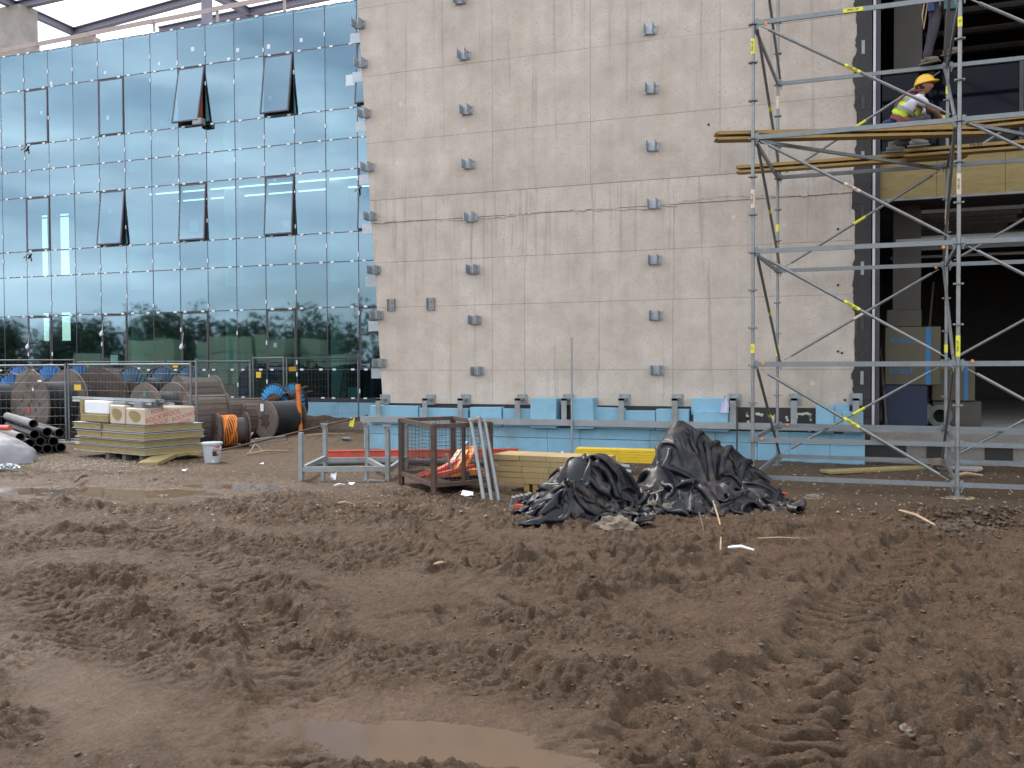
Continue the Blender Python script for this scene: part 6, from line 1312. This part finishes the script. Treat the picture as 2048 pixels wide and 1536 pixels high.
stick('curved brown strip on the bank behind the rack', (612, 886), (690, 882), .02, M_wood_pale, .03, .03)
stick('brown lath lying half sunk right of the tall tarpaulin', (1540, 992), (1575, 991), .02, M_redpaint, .01, .01)
stick('thin pale cane right of the tall tarpaulin', (1516, 1086), (1600, 1090), .006, M_wood_pale, .03, .03)
stick('long thin stick by the spoil heap', (1798, 1036), (1870, 1058), .016, M_wood_pale, .06, .03)
stick('pale stick on the mud below the galvanised rack', (676, 1020), (708, 1017), .014, M_wood_pale, .03, .03)
stick('slim white scrap left below the galvanised rack', (668, 976), (690, 974), .012, M_paper, .03, .03)
stick('light board lying beneath the scaffold', (1900, 958), (1965, 956), .025, M_wood_pale, .03, .03)
def scrap(lab, px, py, w_, m_, seed, ht=.5):
    p = G(px, py); d = (p - EYE).length; s = w_ / 1850 * d / 2; r_ = random.Random(seed); z = gz(p.x, p.y) + .015; mb = MB(); vs = []
    for i in range(3):
        for j in range(3): vs.append((p.x + (i - 1) * s + r_.uniform(-.2, .2) * s, p.y + (j - 1) * s * .6, z + r_.uniform(0, ht) * s + (s * ht if j == 2 else 0)))
    mb.add(vs, [(i * 3 + j, i * 3 + 3 + j, i * 3 + 4 + j, i * 3 + 1 + j) for i in range(2) for j in range(2)]); return tag(rebase(mb.build('litter_scrap', m_), p), lab, 'litter')
scrap('white card scrap on the mud in front of the galvanised rack', 666, 962, 14, M_paper, 1, 1.2)
scrap('curled white scrap right of the card by the rack', 702, 972, 12, M_white, 2)
scrap('tiny white scrap in front of the bucket', 523, 930, 8, M_paper, 3); scrap('white scrap on the ground between bucket and rack', 368, 946, 10, M_white, 4)
scrap('pinkish foam scraps at the foot of the last drums', 505, 873, 34, mat('pink_foam_scrap', (.5, .33, .32), .8, 0, .2, 12), 5, .5); scrap('second heap of pinkish foam scraps by the last drums', 490, 878, 26, MATS['pink_foam_scrap'], 15, .5)
scrap('pale plaster chunk heap under the scaffold', 1882, 943, 30, M_rock, 6, .8)
scrap('white bag scrap behind the panel pile', 1118, 924, 14, M_white, 7, 1.6); scrap('blue sheet scrap on the bank behind the rack', 692, 888, 18, M_bluegrey, 8, .2)
scrap('crumpled white wire and film by the cage foot', 935, 1000, 22, M_paper, 9, .6)
p = G(1880, 940); q = G(1960, 946); mb = MB(); mb.bar((p.x, p.y, .05), (q.x, q.y, .05), .3, .07); tag(rebase(mb.build('broken_plaster_slab', M_conc2, bevel=.02), p), 'broken pale slab lying under the scaffold at the foundation', 'slab')
a = G(1650, 948); b_ = G(1860, 938); mb = MB(); mb.bar((a.x, a.y, .03), (b_.x, b_.y, .03), .25, .05); tag(rebase(mb.build('wool_strip', M_rockwool, bevel=.01), a), 'muddy yellow wool strip along the foundation under the scaffold', 'strip')
# scattered gravel and clods
def scatter(name, n, region, smin, smax, m_, seed, zoff=0.0):
    r_ = random.Random(seed); mb = MB(); ico = [(0, 0, 1), (.894, 0, .447), (.276, .851, .447), (-.724, .526, .447), (-.724, -.526, .447), (.276, -.851, .447), (.724, .526, -.447), (-.276, .851, -.447), (-.894, 0, -.447), (-.276, -.851, -.447), (.724, -.526, -.447), (0, 0, -1)]
    F = [(0, 1, 2), (0, 2, 3), (0, 3, 4), (0, 4, 5), (0, 5, 1), (1, 6, 2), (2, 7, 3), (3, 8, 4), (4, 9, 5), (5, 10, 1), (6, 7, 2), (7, 8, 3), (8, 9, 4), (9, 10, 5), (10, 6, 1), (6, 11, 7), (7, 11, 8), (8, 11, 9), (9, 11, 10), (10, 11, 6)]
    for _ in range(n):
        x, y = region(r_); s = smin * (smax / smin) ** (r_.random() ** 2); z = gz(x, y); a = r_.uniform(0, 6.28); sx, sy, sz = s * r_.uniform(.7, 1.4), s * r_.uniform(.7, 1.2), s * r_.uniform(.45, .8)
        vs = []
        for q in ico: k = r_.uniform(.78, 1.22); X_, Y_ = q[0] * sx * k, q[1] * sy * k; vs.append((x + X_ * cos(a) - Y_ * sin(a), y + X_ * sin(a) + Y_ * cos(a), z + zoff + q[2] * sz * k + sz * .25))
        mb.v += vs; o = len(mb.v) - 12; mb.f += [[i + o for i in f] for f in F]; mb.m += [0] * 20
    me = bpy.data.meshes.new(name); me.from_pydata(mb.v, [], mb.f); me.materials.append(m_); ob = bpy.data.objects.new(name, me); COL.objects.link(ob); ob['kind'] = 'stuff'
    return ob
M_clod = mat('wet_mud_clod', (.07, .042, .025), .7, 0, .3, 9, bump=.5, bscale=40, world=True)
M_grit = mat('pale_gravel', (.3, .25, .19), .9, 0, .35, 20, world=True)
def reg_fore(r_):
    while True:
        px, py = r_.uniform(-60, 2110), 1536 - (1536 - 1005) * r_.random() ** .8; p = G(px, py)
        if gwet(p.x, p.y) < .35 and perlin2(np.array([p.x * .9]), np.array([p.y * .9]), 77)[0] > -.2 and all(((p.x - c.x) / (rx * 1.3)) ** 2 + ((p.y - c.y) / (ry * 1.5)) ** 2 > 1 for c, rx, ry, an in PUD[:3]): return p.x, p.y
def reg_heap(r_): p = G(r_.gauss(1940, 70), r_.gauss(1045, 14)); return p.x, p.y
def reg_mid(r_): p = G(r_.uniform(0, 2048), r_.uniform(925, 1040)); return p.x, p.y
def reg_left(r_): p = G(r_.gauss(190, 90), r_.gauss(930, 9)); return p.x, p.y
scatter('mud_clods', 5000, reg_fore, .004, .017, M_clod, 1, -.003); scatter('spoil_clods', 1500, reg_heap, .008, .04, M_clod, 2)
scatter('gravel', 3500, reg_mid, .005, .018, M_grit, 3); scatter('pale_gravel', 2500, reg_left, .006, .02, M_grit, 4)
# ================================================================ BLACK TARPAULINS (sheets draped over hidden heaps by a small cloth solver)
M_tarp = mat('black_muddy_tarpaulin', (.009, .009, .013), .42, 0, .25, 4, dirt=(.13, .1, .078), dirt_amt=.55, dirt_scale=3.0, rvar=.1, bump=.2, bscale=18, spec=.3)
def drape(name, lab, c, sx, sy, ang, heap, squash, seed, n=120, steps=115, iters=9, pinch=None, hole=None, thick=.02):
    rs = np.random.RandomState(seed); cx, cy = c; nx = n; ny = max(20, int(n * sy / sx)); L0 = sx / (nx - 1)
    u = np.linspace(-.5, .5, nx)[None, :] * sx; v = np.linspace(-.5, .5, ny)[:, None] * sy; U = u + 0 * v; V = v + 0 * u
    Xl, Yl = U * squash, V * squash
    nzz = perlin2(U * 1.7 + seed, V * 1.7, seed) * .2 + perlin2(U * 4 + seed, V * 4, seed + 1) * .14 + perlin2(U * 9, V * 9, seed + 2) * .03
    X = cx + Xl * cos(ang) - Yl * sin(ang) + .05 * perlin2(U * 3, V * 3, seed + 3); Y = cy + Xl * sin(ang) + Yl * cos(ang) + .05 * perlin2(U * 3, V * 3, seed + 4)
    Z = heap(X, Y) + .12 + nzz + .1; P = np.stack([X, Y, Z], -1); Q = P.copy(); e = .02
    def grp(A, B, L, k):
        d = B - A; l = np.sqrt((d * d).sum(-1, keepdims=True)) + 1e-9; s = d * ((l - L) / l * .5 * k); A += s; B -= s
    H = lambda x, y: heap(x, y)
    for it in range(steps):
        vel = (P - Q) * .93; Q = P.copy(); P = P + vel; P[..., 2] -= .0016
        for k in range(iters):
            for o in (0, 1):
                a = P[:, o:-1:2]; b_ = P[:, o + 1::2][:, :a.shape[1]]; grp(a, b_, L0, 1.0)
                a = P[o:-1:2]; b_ = P[o + 1::2][:a.shape[0]]; grp(a, b_, L0, 1.0)
            if k % 3 == 0:
                grp(P[:-1, :-1], P[1:, 1:], L0 * 1.414, .35); grp(P[1:, :-1], P[:-1, 1:], L0 * 1.414, .35)
                a = P[:, :-3]; b_ = P[:, 3:]; d = b_ - a; l = np.sqrt((d * d).sum(-1, keepdims=True)) + 1e-9; s = d * (np.minimum(l - 2.75 * L0, 0) / l * .25); P[:, :-3] += s; P[:, 3:] -= s
                a = P[:-3]; b_ = P[3:]; d = b_ - a; l = np.sqrt((d * d).sum(-1, keepdims=True)) + 1e-9; s = d * (np.minimum(l - 2.75 * L0, 0) / l * .25); P[:-3] += s; P[3:] -= s
        if pinch is not None:
            q = np.array(pinch[:3]); d = P - q; r = np.sqrt((d * d).sum(-1, keepdims=True)); g = np.exp(-(r / .2) ** 2) * .035; P -= d * g
        x, y, z = P[..., 0], P[..., 1], P[..., 2]; h = H(x, y) + thick; m = z < h
        gx = (H(x + e, y) - H(x - e, y)) / (2 * e); gy = (H(x, y + e) - H(x, y - e)) / (2 * e); nl = 1 + gx * gx + gy * gy; pen = np.where(m, (h - z) / nl, 0)
        P[..., 0] -= gx * pen; P[..., 1] -= gy * pen; P[..., 2] += pen
        fr = np.where(m, .93, 0)[..., None]; P[..., :2] = P[..., :2] * (1 - fr) + Q[..., :2] * fr
    P[..., 2] = np.maximum(P[..., 2], .012)
    # one smoothing pass, then refine the sheet twofold
    def up(A):
        B = np.zeros((A.shape[0] * 2 - 1, A.shape[1], 3)); B[::2] = A; B[1::2] = (A[1:] + A[:-1]) / 2; C_ = np.zeros((B.shape[0], A.shape[1] * 2 - 1, 3)); C_[:, ::2] = B; C_[:, 1::2] = (B[:, 1:] + B[:, :-1]) / 2
        C_[1:-1, 1:-1] = C_[1:-1, 1:-1] * .5 + .125 * (C_[:-2, 1:-1] + C_[2:, 1:-1] + C_[1:-1, :-2] + C_[1:-1, 2:]); return C_
    P = up(P); ny, nx = P.shape[:2]; a = (np.arange(ny - 1)[:, None] * nx + np.arange(nx - 1)[None]).reshape(-1); F = np.stack([a, a + 1, a + nx + 1, a + nx], -1)
    me = bpy.data.meshes.new(name); V_ = (P - np.array([cx, cy, 0])).reshape(-1, 3); me.vertices.add(len(V_)); me.vertices.foreach_set('co', V_.reshape(-1).astype(np.float32)); me.loops.add(F.size); me.loops.foreach_set('vertex_index', F.reshape(-1).astype(np.int32)); me.polygons.add(len(F)); me.polygons.foreach_set('loop_start', (np.arange(len(F)) * 4).astype(np.int32)); me.polygons.foreach_set('use_smooth', np.ones(len(F), bool)); me.update(calc_edges=True)
    me.materials.append(M_tarp); o = bpy.data.objects.new(name, me); COL.objects.link(o); o.location = (cx, cy, 0); tag(o, lab, 'tarpaulin'); return o
def heapf(parts, seed=1, na=.1):
    def h(x, y):
        z = np.zeros_like(x); w1 = perlin2(x * 2.2, y * 2.2, seed); n1 = 1 - 2 * np.abs(perlin2(x * 1.7 + y * 1.1 + w1 * .6, y * 2.6 - x * .8, seed + 1)); n2 = 1 - 2 * np.abs(perlin2(x * 4.2 - y * 1.5 + w1, y * 4.6 + w1, seed + 2))
        for (px, py), r, ry, an, H_, pw in parts:
            dx = x - px; dy = y - py; a = dx * cos(an) + dy * sin(an); b_ = -dx * sin(an) + dy * cos(an); q = np.sqrt((a / r) ** 2 + (b_ / ry) ** 2); z = np.maximum(z, H_ * np.clip(1 - q ** pw, 0, 1))
        return z
    return h
def gp(px, py): p = G(px, py); return (p.x, p.y)
AX = radians(20.5)
c1 = gp(1166, 1026); h1 = heapf([(gp(1160, 1022), .5, .44, AX, .6, 2.0), (gp(1200, 1016), .42, .38, AX, .62, 2.2), (gp(1162, 992), .2, .2, AX, .66, 1.5), (gp(1236, 990), .2, .2, AX, .62, 1.5), (gp(1105, 1026), .3, .3, AX, .34, 1.4), (gp(1135, 1036), .42, .3, AX, .36, 1.8)], 3, .06)
drape('black_bundle', 'lower black tarpaulin bundle with a cinched knot and muddy folds', c1, 3.0, 3.3, AX, h1, .43, 6, n=112, pinch=tuple(EYE + ray(1137, 962) * 9.85))
c2 = gp(1405, 1006); h2 = heapf([(gp(1360, 987), .5, .5, AX, .97, 1.5), (gp(1395, 985), .62, .5, AX, .84, 1.7), (gp(1440, 985), .62, .46, AX, .62, 1.8), (gp(1400, 1018), .8, .42, AX, .3, 1.6), (gp(1318, 1000), .3, .34, AX, .42, 1.4), (gp(1520, 1003), .36, .32, AX, .26, 1.2)], 7, .045)
drape('black_tarpaulin', 'tall peaked black tarpaulin heap spilling towards the scaffold', c2, 3.9, 3.5, AX + .05, h2, .46, 9, n=124)
c3 = gp(1290, 1012); h3 = heapf([(gp(1285, 1005), .16, .2, AX, .3, 1.4)])
drape('black_sheet_end', 'thin trailing end of black sheet between the two tarpaulin heaps', c3, 1.0, .9, AX, h3, .45, 12, n=60, steps=80)
